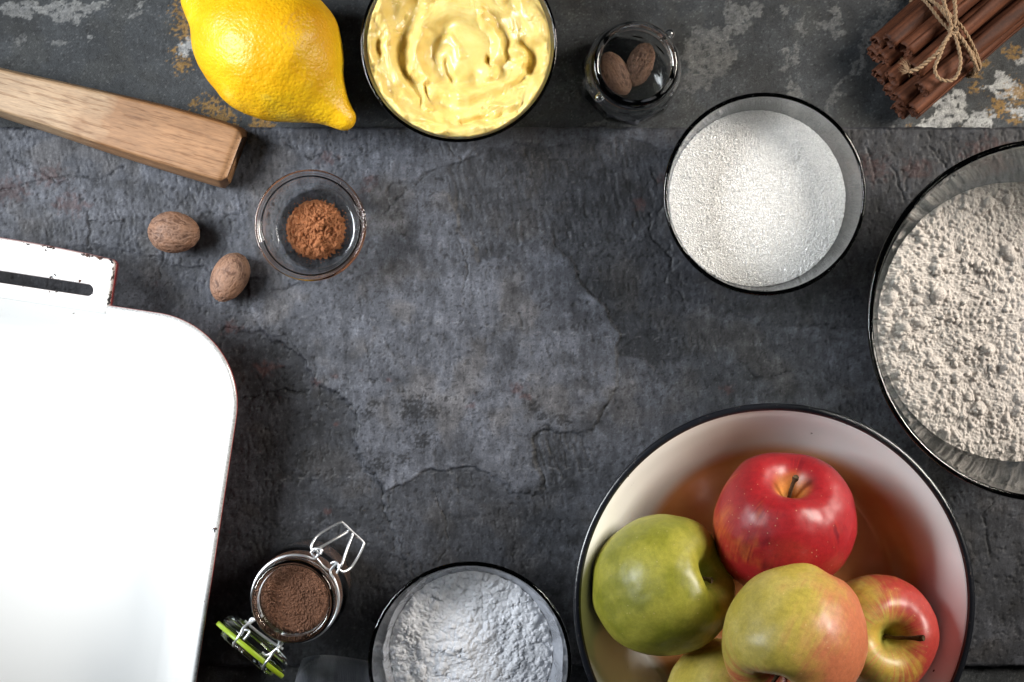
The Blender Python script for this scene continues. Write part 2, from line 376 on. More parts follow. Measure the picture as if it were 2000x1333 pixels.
# ------------------------------------------------------------------ enamel materials
def m_enamel():
    m, nt, p = new_mat('white_enamel'); t = NT(nt)
    a = t.attr('mask'); sep = t.n('ShaderNodeSeparateColor'); t.l(a, sep.inputs[0])
    n = t.noise(700, 4, .7); n2 = t.noise(160, 3, .6)
    chip = t.math('GREATER_THAN', t.math('ADD', t.math('MULTIPLY', n, .35), t.math('ADD', t.math('MULTIPLY', n2, .9), t.math('MULTIPLY', sep.outputs[0], .24))), .88)
    fleck = t.math('LESS_THAN', t.vor(55), .014)
    c = t.mix(sep.outputs[1], (.83, .83, .81), (.27, .018, .015))
    gr = t.ramp(t.noise(900, 4, .8), .35, .62, (.06, .06, .065), (.42, .43, .44))
    c = t.mix(sep.outputs[2], c, gr)
    c = t.mix(t.attr('floor', 'Fac'), c, t.ramp(t.noise(60, 3), .3, .7, (.60, .21, .035), (.68, .27, .06)))  # amber bounce glow from the apples, painted over the white enamel
    c = t.mix(chip, c, t.ramp(t.noise(300), .45, .6, (.015, .015, .02), (.09, .035, .02)))
    c = t.mix(fleck, c, (.12, .11, .1))
    t.l(c, p.inputs['Base Color']); t.l(t.ramp(chip, 0, 1, (.16,)*3, (.7,)*3), p.inputs['Roughness'])
    t.l(t.bump(t.math('SUBTRACT', t.noise(35, 3), t.math('MULTIPLY', chip, .4)), .0005, .5), p.inputs['Normal'])
    setp(p, coat=.5, coatr=.08); return m
M_enamel = m_enamel()
def m_simple(name, col, rough, **k):
    m, nt, p = new_mat(name); setp(p, color=col, rough=rough, **k); return m
def m_black_rim():
    m, nt, p = new_mat('black_enamel_rim'); t = NT(nt)
    c = t.ramp(t.noise(450, 4, .7), .62, .70, (.006, .007, .010), (.10, .08, .07)); t.l(c, p.inputs['Base Color'])
    t.l(t.bump(t.noise(260, 4), .0005, .6), p.inputs['Normal']); setp(p, rough=.28, coat=.4, coatr=.15); return m
M_black = m_black_rim()
M_metal = m_simple('polished_steel_wire', (.78, .79, .81), .36, metal=1.0)

# ------------------------------------------------------------------ enamel roasting tray (left)
zr = .034
cornerpt = W(488, 638, zr); ang = R_(-8.6)
ha, hb = .15, .19
Rm = Matrix.Rotation(ang, 4, 'Z')
ctr = cornerpt - (Rm @ Vector((ha, hb, 0)))
tray = empty('roasting_tray', (ctr.x, ctr.y, 0), 'white enamel roasting tray with chipped red edge and slotted handle at the left', 'tray')
tray.rotation_euler = (0, 0, ang)
def rrect(a, b, r, n=28, ns=24):
    P = []
    for cx, cy, s in ((a-r, b-r, 0), (-a+r, b-r, 1), (-a+r, -b+r, 2), (a-r, -b+r, 3)):
        for i in range(n): th = (s+i/(n-1))*math.pi/2; P.append((cx+r*math.cos(th), cy+r*math.sin(th)))
    out = []
    for i in range(len(P)):
        out.append(P[i])
        if (i+1) % n == 0:
            q = P[(i+1) % len(P)]
            for j in range(1, ns): out.append((P[i][0]+(q[0]-P[i][0])*j/ns, P[i][1]+(q[1]-P[i][1])*j/ns))
    return np.array(out)
# (inset from the outermost edge, z, mask rgb)
prof = [(.0018, .0, (0,1,0)), (.0022,.0006,(0,1,0))]
prof = []
floor_in = .0215
prof += [(ha*.999, .0022, (0,0,0)), (.08, .0022, (0,0,0)), (.045, .0022, (0,0,0)), (.030, .0024, (0,0,0)), (.0245, .0036, (0,0,0)), (.0195, .0075, (0,0,0)), (.0155, .014, (0,0,0)),
         (.0105, .023, (0,0,0)), (.0062, .0300, (0,0,0)), (.0045, .0325, (.0,0,0)), (.0032, .0337, (.1,0,0)), (.0026, .0340, (.35,0,.0)), (.0016, .0339, (.5,0,.7)), (.0006, .0334, (.4,.1,.8)),
         (.0001, .0326, (.4,1,0)), (.0, .0317, (.2,1,0)), (.0006, .0306, (.2,1,0)), (.0016, .0304, (0,1,0)), (.0026, .0304, (0,1,0)), (.0042, .0290, (0,1,0)), (.0085, .022, (0,1,0)), (.0135, .0135, (0,1,0)),
         (.0180, .0062, (0,1,0)), (.0235, .0014, (0,1,0)), (.030, .0006, (0,1,0)), (.05, .0005, (0,1,0)), (ha*.999, .0005, (0,1,0))]
loops = []; masks = []; n_l = None
for ins, z, mk in prof:
    r0 = .052; r = max(r0-ins*.75, .0005)
    if ins > .1: a2, b2, r = .0004, hb-ha+.0004, .0002
    else: a2, b2 = ha-ins, hb-ins
    P = rrect(a2, b2, r); loops.append(np.c_[P, np.full(len(P), z)]); masks.append(np.tile(mk, (len(P), 1)))
V = np.stack(loops, 0); nl, npt = V.shape[:2]
V[2:14, :, 2] += 0
o = mesh_obj('pan', V.reshape(-1, 3), quads(nl, npt, False, True)[:, ::-1], M_enamel, tray, col={'mask': np.array(masks).reshape(-1, 3)})
# handle tab with slot
hw = ha-.0786-.0012                                                   # half length of the tab
n4 = 40
def stadium(hl, r, n, cy): # n multiple points going round by angle
    P = rrect(hl, r, r*.98, n//4, 20); P[:, 1] += cy; return P
ty0, ty1 = hb-.0048, hb+.0262
slot_c = hb+.0070
outer = rrect(hw, (ty1-ty0)/2, .003, 28, 24); oc_ = (ty0+ty1)/2
slot = rrect(hw-.0108, .0031, .0030, 28, 24)
def lp_(P, cy, z): return np.c_[P[:, 0], P[:, 1]+cy, np.full(len(P), z)]
def inset(i): return rrect(hw-i, (ty1-ty0)/2-i, max(.003-i*.3, .0008), 28, 24)
def slo(i): return rrect(hw-.0108+i, .0031+i, .0030+i, 28, 24)
tl = [(lp_(slo(0), slot_c, .0300), (.3,.9,0)), (lp_(slo(0.0001), slot_c, .0322), (.55,.35,0)), (lp_(slo(.0006), slot_c, .0331), (.62,0,0)), (lp_(slo(.0025), slot_c, .0334), (.15,0,0))]
a = lp_(slo(.0030), slot_c, .0335); b = lp_(inset(.0045), oc_, .0338)
for t_ in (.33, .66): tl.append((a*(1-t_)+b*t_, (0, 0, 0)))
tl += [(b, (.1,0,0)), (lp_(inset(.0022), oc_, .0337), (.5,0,0)), (lp_(inset(.0012), oc_, .0332), (.9,0,.1)), (lp_(inset(.0004), oc_, .0322), (.8,.6,.2)), (lp_(inset(0), oc_, .031), (.5,1,0)), (lp_(inset(.0001), oc_, .0268), (.5,1,0)),
       (lp_(inset(.0010), oc_, .0266), (0,1,0)), (lp_(inset(.0018), oc_, .0305), (0,1,0)), (lp_(slo(.0025), slot_c, .0305), (0,1,0))]
V = np.stack([x[0] for x in tl]); mk = np.stack([np.tile(x[1], (V.shape[1], 1)) for x in tl]).astype(float)
mk *= ss(hb-.0015, hb+.001, V[..., 1])[..., None]; V[..., 2] += .0004
# the outer long edge bows gently outward
bow = .0030*(1-(V[..., 0]/hw)**2)*ss(slot_c, ty1, V[..., 1]); V[..., 1] += bow-.0005
mesh_obj('handle', V.reshape(-1, 3), quads(V.shape[0], V.shape[1], True, True), M_enamel, tray, col={'mask': mk.reshape(-1, 3)})

# ------------------------------------------------------------------ glass bowls
def bowl_profiles(pts, t, rb, tb=None):
    """outer control points (r,z) bottom centre -> rim; returns closed profile and inner polyline (r,z)"""
    O = resample(catmull(pts, 200), 60); T = np.gradient(O, axis=0); T /= np.linalg.norm(T, axis=1)[:, None]
    N = np.stack([-T[:, 1], T[:, 0]], 1)                              # points inward/up
    th = np.full(len(O), t)
    if tb: th = tb+(t-tb)*ss(0, .45, np.linspace(0, 1, len(O)))
    I = O+N*th[:, None]; I = I[I[:, 0] > 0]; I = np.vstack([[0, I[0, 1]], I])
    d = T[-1]; mid = (O[-1]+I[-1])/2; nn = N[-1]; a = np.linspace(-math.pi/2, math.pi/2, 12)[1:-1]
    bead = np.stack([mid + d*(rb*1.0)*(1)+nn*rb*math.sin(x)+d*rb*math.cos(x) for x in a])
    return np.vstack([O, bead, I[::-1]]), I
def place_bowl(name, px, py, zrim, z0, pts, t, rb, label, cat, mat, tb=None, nt=160, part='bowl'):
    c = W(px, py, z0+zrim)
    e = None
    P, I = bowl_profiles(pts, t, rb, tb)
    V, F = lathe(P, nt)
    o = mesh_obj(name, V, F, mat, None, loc=(c.x, c.y, z0))
    bm = bmesh.new(); bm.from_mesh(o.data); bmesh.ops.remove_doubles(bm, verts=bm.verts, dist=1e-6); bmesh.ops.recalc_face_normals(bm, faces=bm.faces); bm.to_mesh(o.data); bm.free()
    tag(o, label, cat)
    return o, I, c

# ------------------------------------------------------------------ powders: height maps with stamped clumps
class HM:
    def __init__(s, R, n): s.R = R; s.n = n; s.h = np.zeros((n, n)); s.g = np.linspace(-R, R, n); s.dx = 2*R/(n-1); s.X, s.Y = np.meshgrid(s.g, s.g, indexing='ij')
    def lump(s, x, y, r, hh, sq=1.0, ang=0, base=None):
        i0 = max(int((x-r*1.4+s.R)/s.dx), 0); i1 = min(int((x+r*1.4+s.R)/s.dx)+2, s.n); j0 = max(int((y-r*1.4+s.R)/s.dx), 0); j1 = min(int((y+r*1.4+s.R)/s.dx)+2, s.n)
        if i1 <= i0 or j1 <= j0: return
        X = s.X[i0:i1, j0:j1]-x; Y = s.Y[i0:i1, j0:j1]-y
        c, sn = math.cos(ang), math.sin(ang); u = (X*c+Y*sn)/r; v = (-X*sn+Y*c)/(r*sq)
        d = 1-u*u-v*v; ci = s.h[min(max((i0+i1)//2, 0), s.n-1), min(max((j0+j1)//2, 0), s.n-1)] if base is None else base
        z = ci + hh*(np.sqrt(np.clip(d, 0, 1)))-hh*.25
        s.h[i0:i1, j0:j1] = np.where(d > 0, np.maximum(s.h[i0:i1, j0:j1], z), s.h[i0:i1, j0:j1])
    def sample(s, x, y):
        fx = np.clip((x+s.R)/s.dx, 0, s.n-1.001); fy = np.clip((y+s.R)/s.dx, 0, s.n-1.001); i = fx.astype(int); j = fy.astype(int); a = fx-i; b = fy-j
        return (s.h[i, j]*(1-a)*(1-b)+s.h[i+1, j]*a*(1-b)+s.h[i, j+1]*(1-a)*b+s.h[i+1, j+1]*a*b)
def disk_xy(n):
    g = np.linspace(-1, 1, n); A_, B_ = np.meshgrid(g, g, indexing='ij')
    c = np.abs(A_) > np.abs(B_)
    with np.errstate(divide='ignore', invalid='ignore'):
        r = np.where(c, A_, B_); ph = np.where(c, math.pi/4*np.nan_to_num(B_/A_), math.pi/2-math.pi/4*np.nan_to_num(A_/B_))
    return r*np.cos(ph), r*np.sin(ph)
def heap(name, n, Rr, hf, zs, I, mat, loc, colf=None, edge_noise=0, parent=None, gap=.00025, elast=None):
    """surface of a bowl's filling; hf(x,y)->height above zs; I inner wall polyline (r,z), closes down along it"""
    x, y = disk_xy(n); rr = np.hypot(x, y); th = np.arctan2(y, x)
    en = 1+edge_noise*fbm(np.cos(th)*9, np.sin(th)*9, 4, 4)*rr**6
    X = x*Rr*en; Y = y*Rr*en; h = hf(X, Y)
    V = np.stack([X, Y, zs+h], -1).reshape(-1, 3); F = quads(n, n)
    ring = np.r_[np.arange(n)*n, (n-1)*n+np.arange(1, n), np.arange(n-2, -1, -1)*n+n-1, np.arange(n-2, 0, -1)]
    Vs = [V]; Fs = [F]; prev = ring; cnt = len(V); e = V[ring]; dirs = e[:, :2]/np.linalg.norm(e[:, :2], axis=1)[:, None]
    if I is not None:
        zmin_ = e[:, 2].min()
        low = I[(I[:, 1] < zmin_-.0006)][::-1]
        low = low[::max(1, len(low)//14)]
        low = np.vstack([low, [0.0005, I[0, 1]]])
        for r, z in low:
            rr_ = max(r-gap, .0003); k = np.c_[dirs*rr_, np.full(len(e), z+gap)]
            idx = np.arange(len(e))+cnt; cnt += len(e); Vs.append(k)
            Fs.append(np.stack([prev, idx, np.roll(idx, -1), np.roll(prev, -1)], -1)); prev = idx
    V = np.vstack(Vs); F = np.vstack(Fs)
    col = None
    if colf is not None: col = colf(V)
    return mesh_obj(name, V, F, mat, parent, col=col, loc=loc)
def rin(I, z): return float(np.interp(z, I[:, 1], I[:, 0]))

def m_powder(name, c1, c2, scale, bumpd, rough=.9, sss=0.0, bs=.6, spark=None):
    m, nt, p = new_mat(name); t = NT(nt)
    n = t.noise(scale, 5, .75); c = t.ramp(n, .3, .7, c1, c2); t.l(c, p.inputs['Base Color'])
    t.l(t.bump(t.noise(scale*1.6, 4, .7), bumpd, bs), p.inputs['Normal'])
    setp(p, rough=rough, sss=sss, spec=.2)
    if sss: setp(p, radius=(.001, .0009, .0008), sscale=1.0)
    return m

# --- whole-grain flour bowl (right)
zr_f = .088
fl_bowl, I_f, c_f = place_bowl('glass_bowl', 2050, 626, zr_f, 0,
    [(0,0),(.030,0),(.038,.0006),(.052,.008),(.0725,.024),(.0838,.045),(.0910,.068),(.0948,.0845)], .0026, .0017,
    'large clear glass bowl of flour cut off by the right edge', 'bowl', M_glass_green, tb=.004, nt=220)
hm = HM(.08, 460); hm.h = .0022*fbm(hm.X*22, hm.Y*22, 1, 3)+.0007*fbm(hm.X*140, hm.Y*140, 2, 3)
for i in range(420):
    r = .0011+.0034*random.random()**4; hm.lump(random.uniform(-.08, .08), random.uniform(-.08, .08), r, r*.9, random.uniform(.6, 1), random.uniform(0, 3.1))
for i in range(13000):
    r = .0004+.0012*random.random()**2.5; hm.lump(random.uniform(-.08, .08), random.uniform(-.08, .08), r, r*.85, random.uniform(.7, 1), random.uniform(0, 3.1))
for (px, py, r) in [(1936,395,13),(1975,388,14),(1890,385,8),(1835,575,16),(1803,630,13),(1745,580,13),(1972,490,14),(1912,515,9),(1980,500,12),(1820,690,10),(1770,640,9),(1985,700,10)]:
    q = W(px, py, .045); hm.lump(q.x-c_f.x, q.y-c_f.y, L(r, .045), L(r, .045)*.95, .85, random.random()*3)
hm.h += .00030*fbm(hm.X*900, hm.Y*900, 5, 3)
zs_f = .040; Rf = rin(I_f, zs_f)-.0006
M_flour = m_powder('wholegrain_flour', (.30, .27, .245), (.54, .505, .475), 1300, .0004, .95)
def hf_flour(x, y):
    r = np.hypot(x, y)/Rf; return hm.sample(x, y)+.0010*(1-r*r)-.0016*ss(.93, 1, r)
fl = heap('flour', 410, Rf, hf_flour, zs_f, I_f, M_flour, (c_f.x, c_f.y, 0))
tag(fl, 'beige whole-grain flour with loose lumps in the large glass bowl', 'flour')

# --- sugar bowl
zr_s = .055
sg_bowl, I_s, c_s = place_bowl('glass_bowl', 1494, 379.5, zr_s, 0,
    [(0,0),(.026,0),(.031,.0006),(.038,.006),(.0485,.020),(.0532,.037),(.0552,.053)], .0018, .0013,
    'grey glass bowl filled with white sugar, right of centre', 'bowl', M_glass_smoke, tb=.003)
zs_s = .030; Rs = rin(I_s, zs_s+.001)-.0004
hs = HM(.055, 400); hs.h = .00025*fbm(hs.X*40, hs.Y*40, 3, 3)
for i in range(14000):
    r = random.uniform(.0003, .00055); hs.lump(random.uniform(-.052, .052), random.uniform(-.052, .052), r, r*.9, .8, random.random()*3)
def hf_sugar(x, y): r = np.hypot(x, y)/Rs; return hs.sample(x, y)+.0006*(1-r**2.5)
def m_sugar():
    m, nt, p = new_mat('white_sugar'); t = NT(nt)
    c = t.ramp(t.noise(1500, 3, .8), .3, .7, (.52, .515, .50), (.78, .77, .755)); t.l(c, p.inputs['Base Color'])
    setp(p, rough=.55, spec=.5)
    return m
M_sugar = m_sugar()
M_crys, nt_c, p_c = new_mat('sugar_crystal'); t_c = NT(nt_c); setp(p_c, rough=.2, spec=.8)
t_c.l(t_c.mix(t_c.attr('col'), (.44, .435, .42), (.90, .89, .87)), p_c.inputs['Base Color'])
sg = heap('sugar', 250, Rs, hf_sugar, zs_s, I_s, M_sugar, (c_s.x, c_s.y, 0), edge_noise=.004)
tag(sg, 'white granulated sugar heaped in the grey glass bowl', 'sugar')
def crystals(name, N, Rr, hf, zs, mat, parent, s0, s1, edge=1.0):
    th = rng.uniform(0, 2*np.pi, N); r = Rr*np.sqrt(rng.uniform(0, 1, N))*edge; x = r*np.cos(th); y = r*np.sin(th); z = zs+hf(x, y)+s0*.3
    base = np.array([[i, j, k] for i in (-1, 1) for j in (-1, 1) for k in (-1, 1)], float)*.5
    ff = np.array([[0,1,3,2],[4,6,7,5],[0,4,5,1],[2,3,7,6],[0,2,6,4],[1,5,7,3]])
    q = rng.normal(size=(N, 4)); q /= np.linalg.norm(q, axis=1)[:, None]; a, b, c, d = q.T
    Rt = np.stack([1-2*(c*c+d*d), 2*(b*c-a*d), 2*(b*d+a*c), 2*(b*c+a*d), 1-2*(b*b+d*d), 2*(c*d-a*b), 2*(b*d-a*c), 2*(c*d+a*b), 1-2*(b*b+c*c)], -1).reshape(N, 3, 3)
    sz = rng.uniform(s0, s1, (N, 1, 1))*rng.uniform(.7, 1.25, (N, 1, 3))
    P = np.einsum('nij,nvj->nvi', Rt, base[None]*sz)+np.stack([x, y, z], -1)[:, None, :]
    F = (ff[None]+(np.arange(N)*8)[:, None, None]).reshape(-1, 4)
    cv = np.repeat(rng.uniform(.35, 1, (N, 1))**.8, 8, 0)*np.ones((1, 3)); o = mesh_obj(name, P.reshape(-1, 3), F, mat, parent, smooth=False, col=cv); o['kind'] = 'stuff'; return o
crystals('sugar_crystals', 42000, Rs*1.0, hf_sugar, zs_s, M_crys, sg, .00034, .00062)

# --- butter bowl (top)
zr_b = .048
bt_bowl, I_b, c_b = place_bowl('glass_bowl', 896, 86, zr_b, TZ,
    [(0,0),(.026,0),(.031,.0006),(.039,.006),(.0465,.019),(.0515,.034),(.0545,.0465)], .0016, .0010,
    'clear glass bowl packed with swirled yellow butter at the top', 'bowl', M_glass, tb=.003)
zs_b = .0405; Rb = rin(I_b, zs_b)-.0003
def hf_butter(x, y):
    k = S*(CAMH-TZ-zs_b)/CAMH; gx = (x+c_b.x)/k+1000; gy = 666.5-(y+c_b.y)/k
    w1 = 7*fbm(gx/48, gy/48, 3, 2); w2 = 7*fbm(gx/48, gy/48, 13, 2)
    th = np.arctan2(gy-100, gx-890); rp = np.hypot(gx-890, gy-100)
    h = -.0030*ss(150, 60, rp)
    strokes = [  # points, half width px, height mm, torn 0..1
     ([(748,-60),(742,-10),(748,40),(757,80),(766,115),(778,150)], 15, 3.2, .8), ([(832,72),(816,95),(808,120),(816,142),(830,158)], 13, 3.6, .8),
     ([(738,120),(752,175),(785,222),(835,256),(852,264)], 12, 3.0, .6), ([(824,168),(830,190),(836,212)], 7, 2.6, .3), ([(790,190),(815,225),(870,246)], 9, 1.6, .7),
     ([(940,32),(958,52),(972,85),(968,118),(955,146)], 10, 3.0, .3), ([(815,78),(826,48),(855,24),(895,14),(935,28)], 17, 2.2, .1),
     ([(955,146),(925,168),(885,172),(850,158)], 22, 1.5, 0), ([(985,-60),(1015,-10),(1035,35),(1052,70)], 18, 3.0, .2),
     ([(1002,98),(1020,112),(1020,135),(1005,152),(985,166),(945,182),(895,190)], 13, 2.8, .15), ([(1064,120),(1050,160),(1015,196),(965,214),(905,224),(870,226)], 16, 2.0, .2),
     ([(1062,165),(1030,215),(985,240),(930,254),(870,258)], 11, 2.6, .9), ([(960,205),(985,212),(1010,200)], 8, 2.0, .8), ([(1048,30),(1062,70),(1066,110)], 10, 2.2, .9),
     ([(880,70),(893,84),(905,108)], 9, .9, 0), ([(900,95),(910,115),(905,140)], 20, 1.0, 0),
     ([(770,-40),(800,-70),(860,-95),(940,-90),(1000,-60)], 14, 2.6, .5), ([(830,-10),(870,-35),(930,-35),(980,-10)], 12, 2.0, .3), ([(740,10),(722,60),(724,120)], 9, 2.0, .8)]
    tearn = fbm(gx/20, gy/24, 5, 1); tn2 = fbm(gx/38, gy/38, 8, 1)
    for P, wd, ht, tr in strokes:
        d = seg_dist(gx+w1, gy+w2, catmull(P, max(8, len(P)*3)), False)/(wd*(1+.35*tn2))
        h = h+.001*ht*(1+tr*.3*tearn)*np.where(d < 1.6, np.cos(np.clip(d/1.6, 0, 1)*np.pi/2)**2, 0)
    for P, wd, dp in [([(866,58),(850,84),(846,115),(858,146),(884,160),(925,152)], 15, 3.4), ([(815,0),(795,40),(782,80),(786,120),(805,160),(838,196),(872,206)], 17, 3.2),
                      ([(735,90),(742,140),(765,190)], 7, 2.2), ([(1030,78),(1046,108),(1040,140)], 9, 3.0), ([(955,108),(962,126)], 5, 3.0), ([(975,40),(990,90),(978,130)], 14, 1.6),
                      ([(868,118),(876,140),(880,152)], 6, 2.2), ([(900,238),(950,238),(985,226)], 5, 2.0), ([(800,235),(830,250)], 5, 1.6)]:
        d = seg_dist(gx+w1, gy+w2, catmull(P, max(8, len(P)*3)), False)/wd; h = h-.001*dp*np.exp(-d*d)
    ln = fbm(np.cos(th)*1.8, np.sin(th)*1.8, (rp+w1)/9, 3, .5)
    h = h+.00008*ln*ss(40, 90, rp)+.0004*fbm(gx/40, gy/40, 31, 2)*ss(40, 120, rp)
    h = h-.0009*np.exp(-(np.abs(np.hypot(gx-1022, gy-118)-0)/22)**2)*np.sin(gy/4.2)
    rr = np.hypot(x, y)/Rb; h = h*1.45+.00022*fbm(np.cos(th)*2.5, np.sin(th)*2.5, (rp+w1)/5, 2)*ss(40, 90, rp)+.0007*ss(.35, .6, fbm(gx/26, gy/26, 44, 2))*fbm(gx/9, gy/9, 45, 1)*ss(70, 110, rp)
    return h+.0030*ss(.80, .97, rr)+.0011*ss(.86, .96, rr)*fbm(np.cos(th)*5, np.sin(th)*5, rr*5, 2)
def m_butter():
    m, nt, p = new_mat('butter'); t = NT(nt)
    c = t.ramp(t.noise(60, 5, .6, dist=1.5), .35, .68, (.73, .535, .16), (.81, .655, .255)); t.l(c, p.inputs['Base Color'])
    setp(p, rough=.33, sss=.35, radius=(.0030, .0020, .0006), sscale=1.0, spec=.45, coat=.15, coatr=.25)
    t.l(t.bump(t.noise(250, 2, .5), .0001, .2), p.inputs['Normal']); return m
M_butter = m_butter()
bt = heap('butter', 360, Rb, hf_butter, zs_b, I_b, M_butter, (c_b.x, c_b.y, TZ))
tag(bt, 'soft yellow butter smeared in a spiral inside the glass bowl', 'butter')

# --- starch bowl (bottom)
zr_w = .050
st_bowl, I_w, c_w = place_bowl('glass_bowl', 918, 1296, zr_w, 0,
    [(0,0),(.026,0),(.031,.0006),(.039,.006),(.0470,.019),(.0525,.034),(.0556,.0485)], .0018, .0013,
    'clear glass bowl of white powder with dusty walls at the bottom', 'bowl', M_glass_smoke, tb=.003)
hw_ = HM(.055, 420); X_, Y_ = hw_.X, hw_.Y
hw_.h = .0015*fbm(X_*42, Y_*42, 1, 4, .55)+.0009*np.abs(fbm(X_*130, Y_*130, 2, 3))
for i in range(260):
    r = .0014+.0030*random.random()**3; hw_.lump(random.uniform(-.05, .05), random.uniform(-.05, .05), r, r*.45, random.uniform(.4, .9), random.gauss(.9, .5))
for i in range(5000):
    r = .0004+.0009*random.random()**2; hw_.lump(random.uniform(-.05, .05), random.uniform(-.05, .05), r, r*.5, random.uniform(.5, 1), random.uniform(0, 3.1))
hw_.h += .00012*fbm(X_*900, Y_*900, 5, 3)
zs_w = .0235; Rw = rin(I_w, zs_w)-.0006
M_starch = m_powder('white_starch', (.50, .51, .54), (.64, .65, .68), 700, .0002, .95, .1, .5)
def hf_st(x, y):
    r = np.hypot(x, y)/Rw; return hw_.sample(x, y)+.0028*(1-r*r)-.001*ss(.92, 1, r)
st = heap('powdered_starch', 310, Rw, hf_st, zs_w, I_w, M_starch, (c_w.x, c_w.y, 0), edge_noise=.012)
tag(st, 'clumpy bright white powdered starch or icing sugar in the bottom glass bowl', 'powder')
def m_dust():
    m, nt, p = new_mat('powder_film'); t = NT(nt); a = t.attr('mask', 'Fac')
    n = t.noise(90, 5, .7, t.coord((1, 1, .4)), 1.0); al = t.math('MULTIPLY', a, t.ramp(n, .2, .75, (.25,)*3, (.9,)*3)); t.l(al, p.inputs['Alpha'])
    setp(p, color=(.62, .65, .72), rough=.95, spec=.1); return m
n_t = 160; zz = np.linspace(zs_w-.001, .046, 40); th = np.linspace(0, 2*np.pi, n_t, endpoint=False)
rr = np.interp(zz, I_w[:, 1], I_w[:, 0])-.00012
V = np.stack([rr[None]*np.cos(th)[:, None], rr[None]*np.sin(th)[:, None], np.repeat(zz[None], n_t, 0)], -1).reshape(-1, 3)
reach = .32+.45*ss(-.2, 1, np.cos(th-R_(-5)))+.16*ss(.0, 1, np.cos(th-R_(100)))+.10*fbm(np.cos(th)*2.5, np.sin(th)*2.5, 3, 4)
al = ss(.04, -.03, (np.linspace(0, 1, 40)[None]-reach[:, None]))*.62
mk = np.repeat(al.reshape(-1, 1), 3, 1)
mesh_obj('powder_film', V, quads(n_t, 40, True), m_dust(), st, col={'mask': mk})

# --- small bowl of ground cinnamon
zr_c = .028
c_c = W(606, 440.5, zr_c)
lo_ = catmull([(0,0),(.019,0),(.0218,.0006),(.0245,.0035),(.0268,.0110),(.0284,.0180),(.0293,.0215)], 60)
O = resample(np.vstack([lo_, [(.0297,.0236),(.0304,.0240),(.0305,.0252),(.0312,.0256),(.0313,.0270),(.0318,.0274),(.0317,.0279),(.0311,.0282)]]), 150)
I_c = resample(np.vstack([[(.0306,.0282),(.0298,.0277),(.0296,.0269),(.0288,.0264),(.0286,.0256),(.0277,.0251),(.0274,.0238)], catmull([(.0264,.0180),(.0253,.0110),(.0238,.0055),(.0210,.0036),(.012,.0030),(0,.0030)], 60)]), 150)
V, F = lathe(np.vstack([O, I_c]), 180)
cn_bowl = mesh_obj('glass_dish', V, F, M_glass, loc=(c_c.x, c_c.y, 0))
bm = bmesh.new(); bm.from_mesh(cn_bowl.data); bmesh.ops.remove_doubles(bm, verts=bm.verts, dist=1e-6); bmesh.ops.recalc_face_normals(bm, faces=bm.faces); bm.to_mesh(cn_bowl.data); bm.free()
tag(cn_bowl, 'small thick clear glass dish of brown ground cinnamon beside the nutmegs', 'bowl'); I_c = I_c[::-1]
cc = W(615, 448, .008)
hc = HM(.02, 240); hc.h = .0012*fbm(hc.X*150, hc.Y*150, 1, 4)
for i in range(60):
    r = .0012+.0018*random.random()**2; hc.lump(random.uniform(-.016, .016), random.uniform(-.016, .016), r, r*.9, random.uniform(.6, 1), random.random()*3)
for i in range(1800):
    r = .00035+.0008*random.random()**2; hc.lump(random.uniform(-.018, .018), random.uniform(-.018, .018), r, r*.9, random.uniform(.7, 1), random.random()*3)
hc.lump(.0022, -.0085, .0030, .0026, .6, .7)
z_in = float(I_c[0, 1]); Rc = L(58, .006)
def hf_cin(x, y):
    r = np.hypot(x, y)/Rc; return (hc.sample(x, y)+.0060*(1-r*r)**1)*ss(1.0, .88, r)+.0015*ss(1.02, .92, r)
M_cin = m_powder('ground_cinnamon', (.19, .066, .026), (.36, .145, .062), 1400, .0004, .95)
cin = heap('ground_cinnamon', 230, Rc, hf_cin, z_in+.0003, None, M_cin, (cc.x, cc.y, 0), edge_noise=.07)
tag(cin, 'small crumbly mound of orange brown ground cinnamon in the glass dish', 'cinnamon powder')
def hf_scatter(x, y): return 0*x
cg = crystals('loose_grains', 420, Rc*1.16, lambda x, y: hf_cin(x, y)+.0001, z_in+.0003, M_cin, cin, .0002, .0005)

# ------------------------------------------------------------------ enamel fruit bowl
zr_e = .055; ce = W(1512.5, 1180, zr_e)
eb = empty('enamel_bowl', (ce.x, ce.y, 0), 'wide white enamel bowl with black rim holding the apples', 'bowl')
outer_e = [(0,.0),(.060,.0),(.074,.0008),(.0795,.004),(.0870,.016),(.0955,.032),(.1030,.046),(.1075,.0530)]
inner_e = [(.1068,.0540),(.1022,.0475),(.0948,.0335),(.0862,.0175),(.0785,.0062),(.0735,.0032),(.060,.0025),(.03,.0024),(0,.0024)]
P = np.vstack([resample(catmull(outer_e, 160), 50), resample(catmull(inner_e, 160), 60)])
V, F = lathe(P, 200)
mk = np.zeros((200, len(P), 3)); rad = P[:, 0]; mk[:, 50:, 0] = .35*ss(.1050, .1068, rad[50:])
vv = V.reshape(200, len(P), 3); apple_glow = np.repeat((ss(.0860, .0770, np.hypot(vv[..., 0]-.009, vv[..., 1]-.002))*.92)[..., None], 3, 2); apple_glow[:, :50] = 0  # off-centre mask of the apples' warm reflection, put into the bowl's colour
mesh_obj('bowl_body', V, F[:, ::-1], M_enamel, eb, col={'mask': mk.reshape(-1, 3), 'floor': apple_glow.reshape(-1, 3)})
Rrim = L(393, zr_e); a = np.linspace(0, 2*np.pi, 20, endpoint=False)
P = np.c_[Rrim-.0021+.0021*np.cos(a), zr_e-.0012+.0017*np.sin(a)]
th_n = 240
V, F = lathe(P, th_n, rf=lambda t, i: 1+.0010*np.sin(3*t+1)+.0006*np.sin(7*t), closed=True)
V[:, 2] += .0004*np.sin(np.arctan2(V[:, 1], V[:, 0])*4)
mesh_obj('rim', V, F[:, ::-1], M_black, eb)

